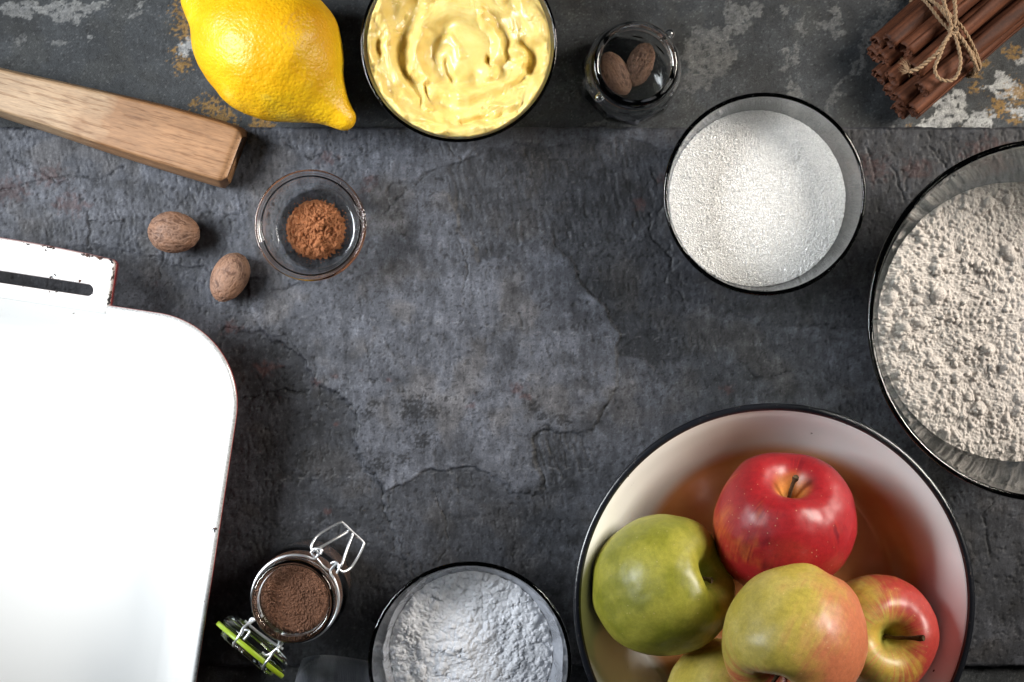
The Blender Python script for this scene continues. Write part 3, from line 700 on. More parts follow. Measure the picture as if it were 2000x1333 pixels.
# ------------------------------------------------------------------ apples
prof_a = [(0,.50),(.05,.515),(.10,.57),(.17,.69),(.27,.82),(.42,.895),(.60,.87),(.80,.70),(.94,.42),(1,.10),(.975,-.2),(.87,-.5),(.71,-.73),(.52,-.87),(.35,-.91),(.22,-.87),(.12,-.79),(.05,-.74),(0,-.73)]
def m_apple(name, dots=(.80, .62, .35), dscale=420, coat=.35):
    m, nt, p = new_mat(name); t = NT(nt); a = t.attr('col')
    d = t.n('ShaderNodeTexVoronoi', feature='F1'); d.inputs['Scale'].default_value = 260; d.inputs['Randomness'].default_value = 1
    t.l(t.coord(), d.inputs['Vector'])
    dm = t.math('LESS_THAN', d.outputs['Distance'], .10)
    sel = t.math('GREATER_THAN', t.noise(230, 1), .44); dm = t.math('MULTIPLY', dm, sel)
    c = t.mix(t.math('MULTIPLY', dm, .24), a, dots)
    c = t.mix(1.0, c, t.ramp(t.noise(400, 4, .6), .3, .7, (.86,)*3, (1.12,)*3), 'MULTIPLY')
    c = t.mix(1.0, c, t.ramp(t.noise(1500, 3, .6), .3, .7, (.90,)*3, (1.09,)*3), 'MULTIPLY')
    t.l(c, p.inputs['Base Color'])
    t.l(t.bump(t.math('ADD', t.noise(150, 5, .6), t.math('MULTIPLY', dm, .08)), .0004, .4), p.inputs['Normal'])
    setp(p, rough=.42, sss=.08, radius=(.004, .002, .001), sscale=1.0, coat=.18, coatr=.30, spec=.38); return m
M_apple = m_apple('apple_skin')
M_stem = m_powder('brown_stem', (.035, .022, .012), (.12, .075, .035), 500, .0006, .8)
def apple(px, py, zc, rpx, stem, colf, label, seed, roll=0, hgt=1.0, stemlen=.016, stembend=(.3, .1), lob=.02):
    c = W(px, py, zc); Rr = L(rpx, zc)
    e = empty('apple', c, label, 'apple', 'apples in the enamel bowl')
    s = Vector(stem).normalized(); q = s.to_track_quat('Z', 'X'); e.rotation_mode = 'QUATERNION'; e.rotation_quaternion = q @ Matrix.Rotation(roll, 3, 'Z').to_quaternion()
    P = resample(catmull(prof_a, 400), 120); P[:, 0] = np.clip(P[:, 0], 0, None); nt_ = 260
    V, F = lathe(P, nt_); th = np.arctan2(V[:, 1], V[:, 0]); ph = V[:, 2]
    rr = np.hypot(V[:, 0], V[:, 1])
    lobe = lob*np.cos(5*th+seed)*(.35+.9*ss(.1, -.9, ph))+.018*np.cos(2*th+seed*2)+.010*np.cos(3*th+seed*3)
    V[:, 0] *= 1+lobe; V[:, 1] *= 1+lobe
    V[:, 2] += .035*np.cos(5*th+seed)*ss(.15, .5, rr)*ss(-.2, -.8, ph)+.03*np.cos(3*th+seed)*ss(.1, .5, rr)*ss(.2, .8, ph)+.04*V[:, 0]*math.sin(seed*5)
    n3 = fbm(V[:, 0]*1.6+seed, V[:, 1]*1.6, V[:, 2]*1.6, 3); V *= (1+.018*n3)[:, None]
    V[:, 2] *= hgt
    # colour
    d = V/np.linalg.norm(V, axis=1)[:, None]
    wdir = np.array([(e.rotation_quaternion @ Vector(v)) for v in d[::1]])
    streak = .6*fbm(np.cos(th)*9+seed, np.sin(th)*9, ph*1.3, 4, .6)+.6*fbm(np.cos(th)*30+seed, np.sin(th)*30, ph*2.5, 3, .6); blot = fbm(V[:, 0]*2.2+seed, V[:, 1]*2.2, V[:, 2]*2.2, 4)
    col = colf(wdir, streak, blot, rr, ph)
    mesh_obj('skin', V*Rr, F, M_apple, e, col=np.clip(col, 0, 1))
    # stem
    b = .50*Rr*hgt; pts = catmull([(0, 0, b-.001), (stembend[0]*.002, 0, b+stemlen*.35), (stembend[0]*.006, stembend[1]*.005, b+stemlen*.7), (stembend[0]*.012, stembend[1]*.012, b+stemlen)], 14)
    rad = np.interp(np.linspace(0, 1, 14), [0, .2, .8, .93, 1], [.0013, .0010, .0011, .0018, .0016])
    V2, F2, *_ = tube(pts, rad, 10); V2 += .0001*np.sin(V2*4000)
    mesh_obj('stem', V2, F2, M_stem, e)
    # calyx: a tuft of five dry sepals in the lower hollow
    parts = []
    for k in range(5):
        a = k*2*math.pi/5+seed; zb = -.74*Rr*hgt
        w_ = .0013; ca, sa = math.cos(a), math.sin(a)
        p0 = np.array([[ca*.0004-sa*w_, sa*.0004+ca*w_, zb], [ca*.0004+sa*w_, sa*.0004-ca*w_, zb], [ca*.0028+sa*w_*.6, sa*.0028-ca*w_*.6, zb-.0018], [ca*.0028-sa*w_*.6, sa*.0028+ca*w_*.6, zb-.0018], [ca*.0030, sa*.0030, zb-.0048]])
        parts.append((p0, [[0, 1, 2, 3], [3, 2, 4]]))
    V3, F3 = join(parts); mesh_obj('calyx', V3, F3, M_stem, e, smooth=False)
    return e
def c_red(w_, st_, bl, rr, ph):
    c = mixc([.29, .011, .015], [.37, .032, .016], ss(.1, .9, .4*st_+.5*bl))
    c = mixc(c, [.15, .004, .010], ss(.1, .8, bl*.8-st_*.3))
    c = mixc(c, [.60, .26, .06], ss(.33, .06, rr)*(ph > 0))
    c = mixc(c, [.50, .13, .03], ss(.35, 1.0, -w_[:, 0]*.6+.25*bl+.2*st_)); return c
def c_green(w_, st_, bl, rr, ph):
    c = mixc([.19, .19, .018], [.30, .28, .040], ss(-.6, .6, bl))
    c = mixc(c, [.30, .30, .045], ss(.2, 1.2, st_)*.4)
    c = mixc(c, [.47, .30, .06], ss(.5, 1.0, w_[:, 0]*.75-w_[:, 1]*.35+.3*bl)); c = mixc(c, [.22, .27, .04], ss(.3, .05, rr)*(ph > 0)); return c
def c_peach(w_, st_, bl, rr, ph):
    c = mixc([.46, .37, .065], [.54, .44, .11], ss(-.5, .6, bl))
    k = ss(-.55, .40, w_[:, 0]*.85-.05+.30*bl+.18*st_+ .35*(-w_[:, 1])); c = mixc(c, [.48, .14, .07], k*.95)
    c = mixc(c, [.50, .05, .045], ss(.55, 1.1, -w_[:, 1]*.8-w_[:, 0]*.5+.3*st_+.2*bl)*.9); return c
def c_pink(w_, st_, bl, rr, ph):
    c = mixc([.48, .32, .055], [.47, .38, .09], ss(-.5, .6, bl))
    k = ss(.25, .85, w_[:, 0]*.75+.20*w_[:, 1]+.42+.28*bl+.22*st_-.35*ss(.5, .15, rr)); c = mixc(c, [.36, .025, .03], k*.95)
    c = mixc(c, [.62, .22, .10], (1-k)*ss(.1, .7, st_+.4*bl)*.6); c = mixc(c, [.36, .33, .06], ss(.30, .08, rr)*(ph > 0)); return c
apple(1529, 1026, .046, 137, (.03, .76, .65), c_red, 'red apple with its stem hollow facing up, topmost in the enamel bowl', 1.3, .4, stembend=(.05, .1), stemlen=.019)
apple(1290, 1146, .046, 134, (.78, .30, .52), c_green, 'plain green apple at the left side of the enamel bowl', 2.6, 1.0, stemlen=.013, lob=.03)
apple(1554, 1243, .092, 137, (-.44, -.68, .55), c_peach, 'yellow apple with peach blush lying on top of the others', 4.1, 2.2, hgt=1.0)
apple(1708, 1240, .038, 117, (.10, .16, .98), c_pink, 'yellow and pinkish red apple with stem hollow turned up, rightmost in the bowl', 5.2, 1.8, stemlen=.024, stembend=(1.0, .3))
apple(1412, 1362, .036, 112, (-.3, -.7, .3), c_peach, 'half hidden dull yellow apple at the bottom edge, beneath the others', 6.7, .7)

# ------------------------------------------------------------------ lemon
def lemon():
    A0 = np.array([358., -12.]); ax = np.array([.783, .622]); pr = np.array([-.622, .783])
    st_ = np.array([(0,0,0),(4,12,-13),(12,20,-22),(30,30,-36),(57,47,-64),(93,80,-107),(144,104,-142),(207,113,-158),(260,101,-148),(290,87,-128),(322,66,-98),(343,50,-70),(363,37,-52),(381,28,-40),(397,22,-32),(410,16,-26),(418,8,-16),(421,-3,-6)], float)
    zc = TZ+.0375; t = resample(catmull(st_, 300), 150)
    k = S*(CAMH-zc)/CAMH; nt_ = 180; th = np.linspace(0, 2*np.pi, nt_, endpoint=False)
    al, lo, hi = t.T; cen = (lo+hi)/2; rad = (lo-hi)/2*k
    pc = A0[None]+al[:, None]*ax+cen[:, None]*pr
    cx = (pc[:, 0]-1000)*k; cy = (666.5-pc[:, 1])*k
    n2 = np.array([pr[0], -pr[1]])
    V = np.stack([cx[:, None]+rad[:, None]*np.cos(th)*n2[0], cy[:, None]+rad[:, None]*np.cos(th)*n2[1], zc+rad[:, None]*np.sin(th)*.96], -1)
    c0 = np.array([cx.mean(), cy.mean(), zc]); Vl = V.reshape(-1, 3)-c0
    n = fbm(Vl[:, 0]*45, Vl[:, 1]*45, Vl[:, 2]*45, 3); n2_ = fbm(Vl[:, 0]*420, Vl[:, 1]*420, Vl[:, 2]*420, 2)
    cen3 = np.stack([cx, cy, np.full_like(cx, zc)], -1)-c0; cen3 = np.repeat(cen3, nt_, 0)
    dirv = Vl-cen3; dl = np.linalg.norm(dirv, axis=1)[:, None]+1e-9
    Vl = Vl+dirv/dl*((.0007*n+.00010*n2_)*np.minimum(dl[:, 0]/.01, 1))[:, None]
    m, nt, p = new_mat('lemon_peel'); tt = NT(nt)
    c = tt.ramp(tt.noise(38, 4, .65), .35, .68, (.72, .36, .002), (.80, .50, .010)); c = tt.mix(tt.ramp(tt.noise(900, 3), .35, .75, (0,)*3, (.3,)*3), c, (.55, .26, .004)); c = tt.mix(tt.ramp(tt.noise(70, 3, .5), .62, .72, (0,)*3, (.35,)*3), c, (.72, .58, .10)); tt.l(c, p.inputs['Base Color'])
    v = tt.vor(520, feature='SMOOTH_F1'); h = tt.math('ADD', tt.ramp(v, .0, .55), tt.math('MULTIPLY', tt.noise(160, 3), .8))
    tt.l(tt.bump(tt.math('ADD', h, tt.noise(900, 2)), .0005, .5), p.inputs['Normal'])
    setp(p, rough=.42, sss=.12, radius=(.004, .0025, .0005), sscale=1.0, coat=.08, coatr=.35, spec=.4)
    o = mesh_obj('lemon', Vl, quads(150, nt_, False, True)[:, ::-1], m, loc=c0)
    return tag(o, 'whole bright yellow lemon with dimpled peel, between wooden handle and butter', 'lemon')
lemon()

# ------------------------------------------------------------------ wooden handle
def handle():
    zt = .021
    up = np.array([(-260,72),(-100,111),(0,135),(170,173),(300,203),(400,230),(452,246),(475,257)], float)
    lo = np.array([(-300,118),(-150,168),(0,218),(100,250),(200,284),(320,322),(400,346),(438,357)], float)
    n = 110; U = resample(catmull(up, 300), n); Lw = resample(catmull(lo, 300), n)
    k = S*(CAMH-zt)/CAMH
    U = np.c_[(U[:, 0]-1000)*k, (666.5-U[:, 1])*k]; Lw = np.c_[(Lw[:, 0]-1000)*k, (666.5-Lw[:, 1])*k]
    D = (U-Lw); wd = np.linalg.norm(D, axis=1); Dn = D/wd[:, None]; mid = (U+Lw)/2
    ax = np.gradient(mid, axis=0); ax /= np.linalg.norm(ax, axis=1)[:, None]
    # cross-section template (w in -1..1 of half width + offsets in m, z)
    cs = []
    r = .0022
    for cxx, s0, zz in ((1, 0, zt-r), (-1, 1, zt-r)):
        for i in range(7):
            a = (s0+i/6)*math.pi/2; cs.append((cxx, -cxx*r+r*math.cos(a), zz+r*math.sin(a)))
    cs += [(-1, -.0014, .013), (-1, -.0026, .007), (-1, -.0026, .003), (-1, -.0018, .0012), (-1, -.001, .0005), (1, .0, .0005), (1, .0018, .002), (1, .0022, .007), (1, .0012, .013)]
    cs = np.array(cs)
    arc = np.r_[0, np.cumsum(np.linalg.norm(np.diff(mid, axis=0), axis=1))]; tot = arc[-1]
    V = []
    re = .0032
    stations = list(range(n))
    for i in stations:
        dist = tot-arc[i]; ins = re-math.sqrt(max(re**2-max(re-dist, 0)**2, 0)) if dist < re else 0
        for s, of, z in cs:
            wv = s*(wd[i]/2)+of; wv *= (1-ins/(wd[i]/2)); 
            zc = zt/2; z2 = zc+(z-zc)*(1-min(ins/.0105, .85))
            V.append((mid[i, 0]+Dn[i, 0]*wv, mid[i, 1]+Dn[i, 1]*wv, z2+.0012))
    V = np.array(V); nc = len(cs)
    F = quads(n, nc, False, True).tolist(); F.append([(n-1)*nc+j for j in range(nc)]); F.append([j for j in range(nc)][::-1])
    c0 = V.mean(0); c0[2] = 0; V -= c0
    a = math.atan2(ax[n//2, 1], ax[n//2, 0]); Rz = np.array([[math.cos(a), math.sin(a), 0], [-math.sin(a), math.cos(a), 0], [0, 0, 1]]); V = V@Rz.T
    m, nt, p = new_mat('beech_wood'); t = NT(nt)
    g = t.noise(45, 6, .6, t.coord((.16, 2.4, 2.4)), .6); f = t.noise(700, 2, .55, t.coord((.085, 1.25, 1.25)))
    wearc = t.n('ShaderNodeSeparateXYZ'); t.l(t.coord(), wearc.inputs[0])
    gx = t.ramp(t.math('ADD', t.math('MULTIPLY', wearc.outputs[0], 4.0), t.math('MULTIPLY', t.noise(40, 3), .35)), .22, .34)
    light = t.ramp(g, .3, .7, (.33, .215, .125), (.46, .32, .195)); dark = t.ramp(g, .3, .7, (.22, .112, .05), (.34, .185, .092))
    c = t.mix(gx, light, dark)
    c = t.mix(t.ramp(f, .54, .66), c, t.mix(1.0, c, (.70, .63, .57), 'MULTIPLY'))
    c = t.mix(1.0, c, t.ramp(t.noise(1200, 2, .6, t.coord((.15, 1, 1))), .3, .7, (.82,)*3, (1.15,)*3), 'MULTIPLY')
    c = t.mix(1.0, c, t.ramp(t.noise(25, 3), .3, .7, (.85,)*3, (1.12,)*3), 'MULTIPLY')
    t.l(c, p.inputs['Base Color']); t.l(t.bump(t.math('SUBTRACT', g, t.math('MULTIPLY', t.ramp(f, .58, .7), .6)), .0003, .5), p.inputs['Normal']); setp(p, rough=.52, spec=.4)
    o = mesh_obj('wooden_handle', V, F, m, loc=c0); o.rotation_euler = (0, 0, a)
    return tag(o, 'light brown wooden utensil handle with worn end, lying across the board edge', 'wooden handle')
handle()

# ------------------------------------------------------------------ nutmegs
def m_nutmeg():
    m, nt, p = new_mat('nutmeg'); t = NT(nt); a = t.attr('col')
    c = t.mix(1.0, a, t.ramp(t.noise(900, 4, .7), .3, .7, (.8,)*3, (1.2,)*3), 'MULTIPLY'); t.l(c, p.inputs['Base Color'])
    t.l(t.bump(t.noise(700, 4, .6), .0003, .5), p.inputs['Normal']); setp(p, rough=.62, spec=.3); return m
M_nut = m_nutmeg()
def nutmeg(px, py, zb, la, lb, angdeg, label, seed, tone=1.0, wr=1.0, taper=.12, tilt=0):
    b = L(lb, zb+.01); a = L(la, zb+.01); c = W(px, py, zb+b*.95)
    n1, n2 = 220, 120
    ph = np.linspace(0, np.pi, n2); P = np.c_[np.sin(ph), np.cos(ph)]
    V, F = lathe(P, n1)
    th = np.arctan2(V[:, 1], V[:, 0]); z = V[:, 2].copy(); sr = np.sqrt(np.clip(1-z*z, 0, 1))
    sc_ = 1+taper*z
    D = V.copy()
    # veined, wrinkled surface: warped ridges running roughly lengthwise
    w1 = fbm(D[:, 0]*1.6+seed, D[:, 1]*1.6, D[:, 2]*1.6, 3)
    v1 = 1-np.abs(fbm(D[:, 0]*3.4+seed+w1, D[:, 1]*3.4+w1, D[:, 2]*1.5, 4, .6))*2.6
    v2 = 1-np.abs(fbm(D[:, 0]*8+seed, D[:, 1]*8+w1*2, D[:, 2]*4.2+w1, 3, .6))*2.4
    dsp = (.028*np.clip(v1, -1, 1)+.020*np.clip(v2, -1, 1)+.03*w1)*wr
    groove = np.exp(-((th-.6-.25*z)/.10)**2)*ss(.0, .4, sr); dsp -= .035*groove*wr
    V = D*(1+dsp)[:, None]; V[:, 0] *= b*sc_; V[:, 1] *= b*sc_*.97; V[:, 2] *= a
    col = mixc([.090, .046, .030], [.215, .125, .084], ss(-.2, 1.0, .5*v1+.4*v2+.25)); col = mixc(col, [.25, .13, .075], ss(-.2, .8, w1)*.5)*tone
    o = mesh_obj('nutmeg', V, F, M_nut, col=np.clip(col, 0, 1), loc=c)
    A = R_(angdeg); q = Vector((math.cos(A)*math.cos(R_(tilt)), math.sin(A)*math.cos(R_(tilt)), math.sin(R_(tilt)))).to_track_quat('Z', 'Y'); o.rotation_mode = 'QUATERNION'
    o.rotation_quaternion = q @ Matrix.Rotation(seed*.7, 3, 'Z').to_quaternion()
    return tag(o, label, 'nutmeg', 'whole nutmegs')
nutmeg(340, 454.5, 0, 49.5, 40.5, 175, 'round brown nutmeg lying on the slate above the tray corner', 1.0, 1.0, .5, .06)
nutmeg(448.5, 542, 0, 50, 35.5, 63, 'slimmer oval nutmeg tilted upright, nearest the cinnamon dish', 3.3, 1.12, .5, .05)

# ------------------------------------------------------------------ faceted jar with two nutmegs
jz = .050; jc = W(1242, 124.5, TZ+jz)
jar = empty('glass_jar', (jc.x, jc.y, TZ), 'open faceted clear glass jar with two nutmegs inside, right of butter', 'jar')
outer_j = [(0,0),(.020,0),(.0255,.0010),(.0285,.006),(.0292,.016),(.0290,.026),(.0272,.033),(.0243,.0375),(.0232,.0395),(.0236,.041),(.0250,.0425),(.0250,.0455),(.0238,.0475)]
O = resample(catmull(outer_j, 300), 80)
inner_j = [(.0222,.0492),(.0214,.0489),(.0204,.0483),(.0199,.0476),(.0200,.042),(.0212,.038),(.0243,.034),(.0268,.027),(.0272,.016),(.0262,.006),(.0225,.0026),(.012,.0022),(0,.0022)]
I = resample(catmull(inner_j, 300), 80); P = np.vstack([O, [(.0232, .0488)], I])
wO = ss(.034, .028, O[:, 1])*ss(0, .003, O[:, 1]); wt = np.r_[wO, 0, np.zeros(len(I))]
def fac(th, i, n=10):
    f = math.cos(math.pi/n)/np.cos(((th+.2) % (2*math.pi/n))-math.pi/n); return 1+(f-1)*wt[i]*1.0+.0*th
V, F = lathe(P, 240, rf=fac)
o = mesh_obj('jar_body', V, F, M_glass, jar)
bm = bmesh.new(); bm.from_mesh(o.data); bmesh.ops.remove_doubles(bm, verts=bm.verts, dist=1e-6); bmesh.ops.recalc_face_normals(bm, faces=bm.faces); bm.to_mesh(o.data); bm.free()
for (px, py) in ((1312, 63), (1171, 191)):
    q = W(px, py, TZ+.042); d = Vector((q.x-jc.x, q.y-jc.y, 0)); u = d.normalized()
    ph = np.linspace(0, np.pi, 16); V, F = lathe(np.c_[np.sin(ph)*.0029, np.cos(ph)*.0034], 20)
    V = V*[1, 1, 1]; qq = u.to_track_quat('Z', 'Y').to_matrix(); V = np.array([qq @ Vector(v) for v in V])+np.array([u.x*(.0262), u.y*(.0262), .042])
    mesh_obj('lug', V, F, M_glass, jar)
nutmeg(1203, 144, TZ+.0034, 45, 26, -62, 'smooth brown nutmeg inside the jar, the left of the two', 5.5, .85, .5, .0)
nutmeg(1250, 127, TZ+.0034, 41, 25, 68, 'deeply wrinkled brown nutmeg inside the jar, right one', 7.1, .8, 2.2, .0)

# ------------------------------------------------------------------ swing-top jar of cocoa
kz = .066; kc = W(571, 1176, kz)
kj = empty('clip_top_jar', (kc.x, kc.y, 0), 'small open clip-top glass jar with wire bail and green-sealed lid', 'jar')
outer_k = [(0,0),(.020,0),(.0245,.0010),(.0262,.005),(.0265,.016),(.0264,.036),(.0255,.044),(.0225,.0500),(.0212,.053),(.0213,.0555),(.0226,.0575),(.0232,.0600),(.0232,.0630),(.0222,.0650)]
O = resample(catmull(outer_k, 300), 90)
inner_k = [(.0206,.0658),(.0196,.0652),(.0191,.0630),(.0190,.0550),(.0196,.0510),(.0226,.0455),(.0240,.040),(.0242,.016),(.0236,.006),(.0200,.0036),(.010,.0030),(0,.0030)]
I_k = resample(catmull(inner_k, 300), 90); P = np.vstack([O, [(.0214, .0657)], I_k]); V, F = lathe(P, 160)
o = mesh_obj('jar_body', V, F, M_glass, kj)
bm = bmesh.new(); bm.from_mesh(o.data); bmesh.ops.remove_doubles(bm, verts=bm.verts, dist=1e-6); bmesh.ops.recalc_face_normals(bm, faces=bm.faces); bm.to_mesh(o.data); bm.free()
# brown filling
hk = HM(.021, 260); hk.h = .0006*fbm(hk.X*110, hk.Y*110, 1, 4)
for i in range(9000):
    r = .00022+.0003*random.random(); hk.lump(random.uniform(-.02, .02), random.uniform(-.02, .02), r, r*1.0, random.uniform(.7, 1), random.random()*3)
M_cocoa = m_powder('brown_spice', (.085, .038, .022), (.19, .095, .058), 1300, .0004, .95)
I2 = I_k[::-1].copy(); neck = I2[I2[:, 1] < .058]
def hf_k(x, y): r = np.hypot(x, y)/.0187; return hk.sample(x, y)-.001*ss(.9, 1, r)+.0015*(x/.02)*.6
co = heap('ground_spice', 200, .0187, hf_k, .0560, neck, M_cocoa, (kc.x, kc.y, 0), gap=.0003)
tag(co, 'dark brown ground spice filling the clip-top jar', 'spice')
def kp(px, py, z): q = W(px, py, z); return (q.x-kc.x, q.y-kc.y, z)
def wire(name, pts, r=.00055, n=60, closed=False, parent=kj):
    P = catmull(pts, n, closed); V, F, *_ = tube(P, r, 8, closed); return mesh_obj(name, V, F, M_metal, parent)
zn = .0555
def neckpt(deg, r=.0238, z=zn): return (r*math.cos(R_(deg)), r*math.sin(R_(deg)), z)
# neck wire halves: from the hinge ears (lower left) round to the latch ears (upper right)
hA = kp(492, 1210, .056); hB = kp(547, 1261, .056)
degs = lambda a, b, n: [neckpt(a+(b-a)*i/(n-1)) for i in range(n)]
wire('neck_wire', [kp(486, 1219, .054), kp(491, 1209, .0545)]+degs(208, 78, 9)+[kp(613, 1092, .0545), kp(622, 1083, .054), kp(627, 1073, .0535)], .00078, 110)
wire('neck_wire', [kp(549, 1266, .054), kp(545, 1259, .0545)]+degs(252, 385, 9)+[kp(646, 1121, .0545), kp(647, 1112, .054), kp(657, 1101, .0535)], .00078, 110)
wire('hinge_pin', [kp(478, 1213, .054), kp(500, 1232, .0535), kp(530, 1254, .0535), kp(553, 1268, .054)], .0008, 30)
wire('latch_pin', [kp(609, 1083, .054), kp(620, 1093, .0525), kp(630, 1105, .0525), kp(643, 1114, .0525), kp(651, 1108, .0535), kp(650, 1098, .054)], .0007, 40)
wire('latch_bail', [kp(613, 1078, .054), kp(608, 1070, .053), kp(611, 1060, .052), kp(619, 1048, .050), kp(636, 1036, .048), kp(663, 1022, .046), kp(671, 1023, .0455), kp(690, 1041, .0455), kp(709, 1059, .0455), kp(709, 1068, .046), kp(697, 1092, .048), kp(685, 1109, .050), kp(671, 1117, .053), kp(661, 1112, .054)], .00075, 140)
wire('latch_arm', [kp(622, 1082, .0545), kp(618, 1073, .055), kp(627, 1069, .054), kp(655, 1053, .051), kp(680, 1038, .047)], .0008, 50)
wire('latch_arm', [kp(660, 1109, .0545), kp(667, 1103, .055), kp(672, 1090, .053), kp(682, 1062, .050), kp(689, 1044, .047)], .0008, 50)
for pts in ([(607, 1080), (613, 1073), (622, 1072), (629, 1075), (626, 1083)], [(646, 1101), (654, 1098), (660, 1102), (662, 1111), (657, 1120)]):
    wire('wire_coil', [kp(x, y, .0545+.0004*i) for i, (x, y) in enumerate(pts)], .0007, 30)
# lid hanging from the hinge, seen edge-on
lid_c = W(500, 1256, .036); n_img = Vector((-.64, -.77, .0)).normalized()
lid = np.array
def lid_part(name, prof, mat, nt_=96):
    V, F = lathe(prof, nt_); q = (n_img*math.cos(R_(15))+Vector((0, 0, math.sin(R_(15))))).to_track_quat('Z', 'Y').to_matrix()
    V = np.array([q @ Vector(v) for v in V])+np.array([lid_c.x-kc.x, lid_c.y-kc.y, lid_c.z])
    o = mesh_obj(name, V, F, mat, kj)
    bm = bmesh.new(); bm.from_mesh(o.data); bmesh.ops.remove_doubles(bm, verts=bm.verts, dist=1e-6); bmesh.ops.recalc_face_normals(bm, faces=bm.faces); bm.to_mesh(o.data); bm.free(); return o
lid_part('lid', resample(catmull([(0,-.0060),(.010,-.0058),(.0165,-.0048),(.0195,-.0038),(.0215,-.0020),(.0222,0),(.0222,.0022),(.0210,.0030),(.0195,.0032),(.0190,.0044),(.0188,.0082),(.0178,.0092),(.012,.0092),(.0085,.0060),(0,.0050)], 200), 80), M_glass_green)
M_gasket = m_simple('green_rubber', (.27, .38, .015), .42, sss=.2, radius=(.001, .001, .0003), sscale=1.0)
lid_part('seal', np.array([(.0192,.0036),(.0236,.0036),(.0240,.0041),(.0240,.0058),(.0236,.0063),(.0192,.0063),(.0192,.0036)]), M_gasket)
wire('hinge_wire', [kp(500, 1210, .053), kp(489, 1217, .056), kp(476, 1226, .0575), kp(470, 1238, .0585), kp(462, 1250, .0585), kp(457, 1259, .056), kp(456, 1262, .052)], .00075, 50)
wire('hinge_wire', [kp(552, 1257, .053), kp(543, 1266, .056), kp(535, 1273, .0575), kp(526, 1286, .0585), kp(519, 1295, .0585), kp(514, 1303, .056), kp(513, 1306, .052)], .00075, 50)
for pts in ([(472, 1238), (478, 1231), (487, 1234), (482, 1243), (476, 1250)], [(512, 1275), (520, 1280), (530, 1276), (541, 1268), (545, 1274)]):
    wire('wire_coil', [kp(x, y, .057+.0004*i) for i, (x, y) in enumerate(pts)], .0007, 30)

# ------------------------------------------------------------------ cinnamon stick bundle
def m_bark():
    m, nt, p = new_mat('cinnamon_bark'); t = NT(nt); a = t.attr('col')
    g = t.noise(160, 5, .65, t.coord((.16, 1, 1))); c = t.mix(1.0, a, t.ramp(g, .3, .72, (.62, .58, .55), (1.3, 1.28, 1.25)), 'MULTIPLY')
    c = t.mix(1.0, c, t.ramp(t.noise(700, 3, .6), .3, .7, (.82,)*3, (1.16,)*3), 'MULTIPLY')
    t.l(c, p.inputs['Base Color']); t.l(t.bump(t.math('ADD', g, t.math('MULTIPLY', t.noise(900, 3), .5)), .0005, .5), p.inputs['Normal']); setp(p, rough=.66, spec=.3); return m
M_bark = m_bark()
bz = TZ; bp = W(1862, 60, bz+.03)
bang = R_(40)
bun = empty('cinnamon_bundle', (bp.x, bp.y, bz), 'bundle of brown cinnamon sticks tied with twine in a bow', 'cinnamon sticks')
bun.rotation_euler = (0, 0, bang)
def stick(y, z, r, x0, x1, seed, tone, rot):
    tone *= .46
    n = 56; nt_ = 44; xs_ = np.linspace(x0, x1, n)
    tt = np.linspace(0, 1, nt_); a = rot+tt*2*np.pi*1.42; rad = r*(1-.46*ss(.55, 1, tt)-.04*tt); wall = .0009
    out = np.c_[np.cos(a)*rad, np.sin(a)*rad]; inn = np.c_[np.cos(a)*(rad-wall), np.sin(a)*(rad-wall)][::-1]
    cs = np.vstack([out, inn]); m = len(cs)
    bend = .0012*np.sin((xs_-x0)*14+seed)
    V = np.zeros((n, m, 3)); V[..., 0] = xs_[:, None]; V[..., 1] = y+cs[None, :, 0]+bend[:, None]; V[..., 2] = z+cs[None, :, 1]
    th = np.arctan2(cs[:, 1], cs[:, 0])[None]+0*xs_[:, None]
    nn = fbm(np.cos(th)*1.5+seed, np.sin(th)*1.5, xs_[:, None]*30+0*th, 3); V[..., 1] += nn*.0005*np.cos(th); V[..., 2] += nn*.0005*np.sin(th)
    V[0, :, 0] += .0014*fbm(np.cos(th[0])*3+seed, np.sin(th[0])*3, 2, 2); V[-1, :, 0] += .0014*fbm(np.cos(th[0])*3+seed, np.sin(th[0])*3, 5, 2)
    st_ = fbm(np.cos(th)*4+seed, np.sin(th)*4, xs_[:, None]*25, 4); col = mixc([.145, .046, .020], [.30, .105, .048], ss(-.7, .7, st_))*tone
    F = quads(n, m, False, True); 
    o = mesh_obj('stick', V.reshape(-1, 3), F, M_bark, bun, col=np.clip(col, 0, 1).reshape(-1, 3))
    # close the two bark ends
    me = o.data; bm = bmesh.new(); bm.from_mesh(me); bm.verts.ensure_lookup_table()
    for i in (0, n-1):
        for j in range(nt_-1):
            q = [bm.verts[i*m+j], bm.verts[i*m+j+1], bm.verts[i*m+m-2-j], bm.verts[i*m+m-1-j]]
            try: bm.faces.new(q)
            except ValueError: pass
    bmesh.ops.recalc_face_normals(bm, faces=bm.faces); bm.to_mesh(me); bm.free(); return o
rS = .0057
specs = [(-.0165, rS, -.050), (-.0050, rS, -.047), (.0065, rS, -.046), (.0180, rS, -.040),
         (-.0205, .0150, -.0465), (-.0105, .0158, -.0490), (.0010, .0158, -.0440), (.0125, .0156, -.0400), (.0225, .0148, -.0375),
         (-.0145, .0248, -.0375), (-.0030, .0255, -.0340), (.0088, .0252, -.0300), (.0190, .0240, -.0340)]
for i, (y, z, x0) in enumerate(specs):
    stick(y, z, rS*random.uniform(.92, 1.06), x0+.0035, x0+.135+random.uniform(-.006, .006), i*3.1, random.uniform(.85, 1.15), random.uniform(0, 6.28))
M_twine = m_powder('jute_twine', (.22, .135, .075), (.46, .33, .21), 900, .0005, .9)
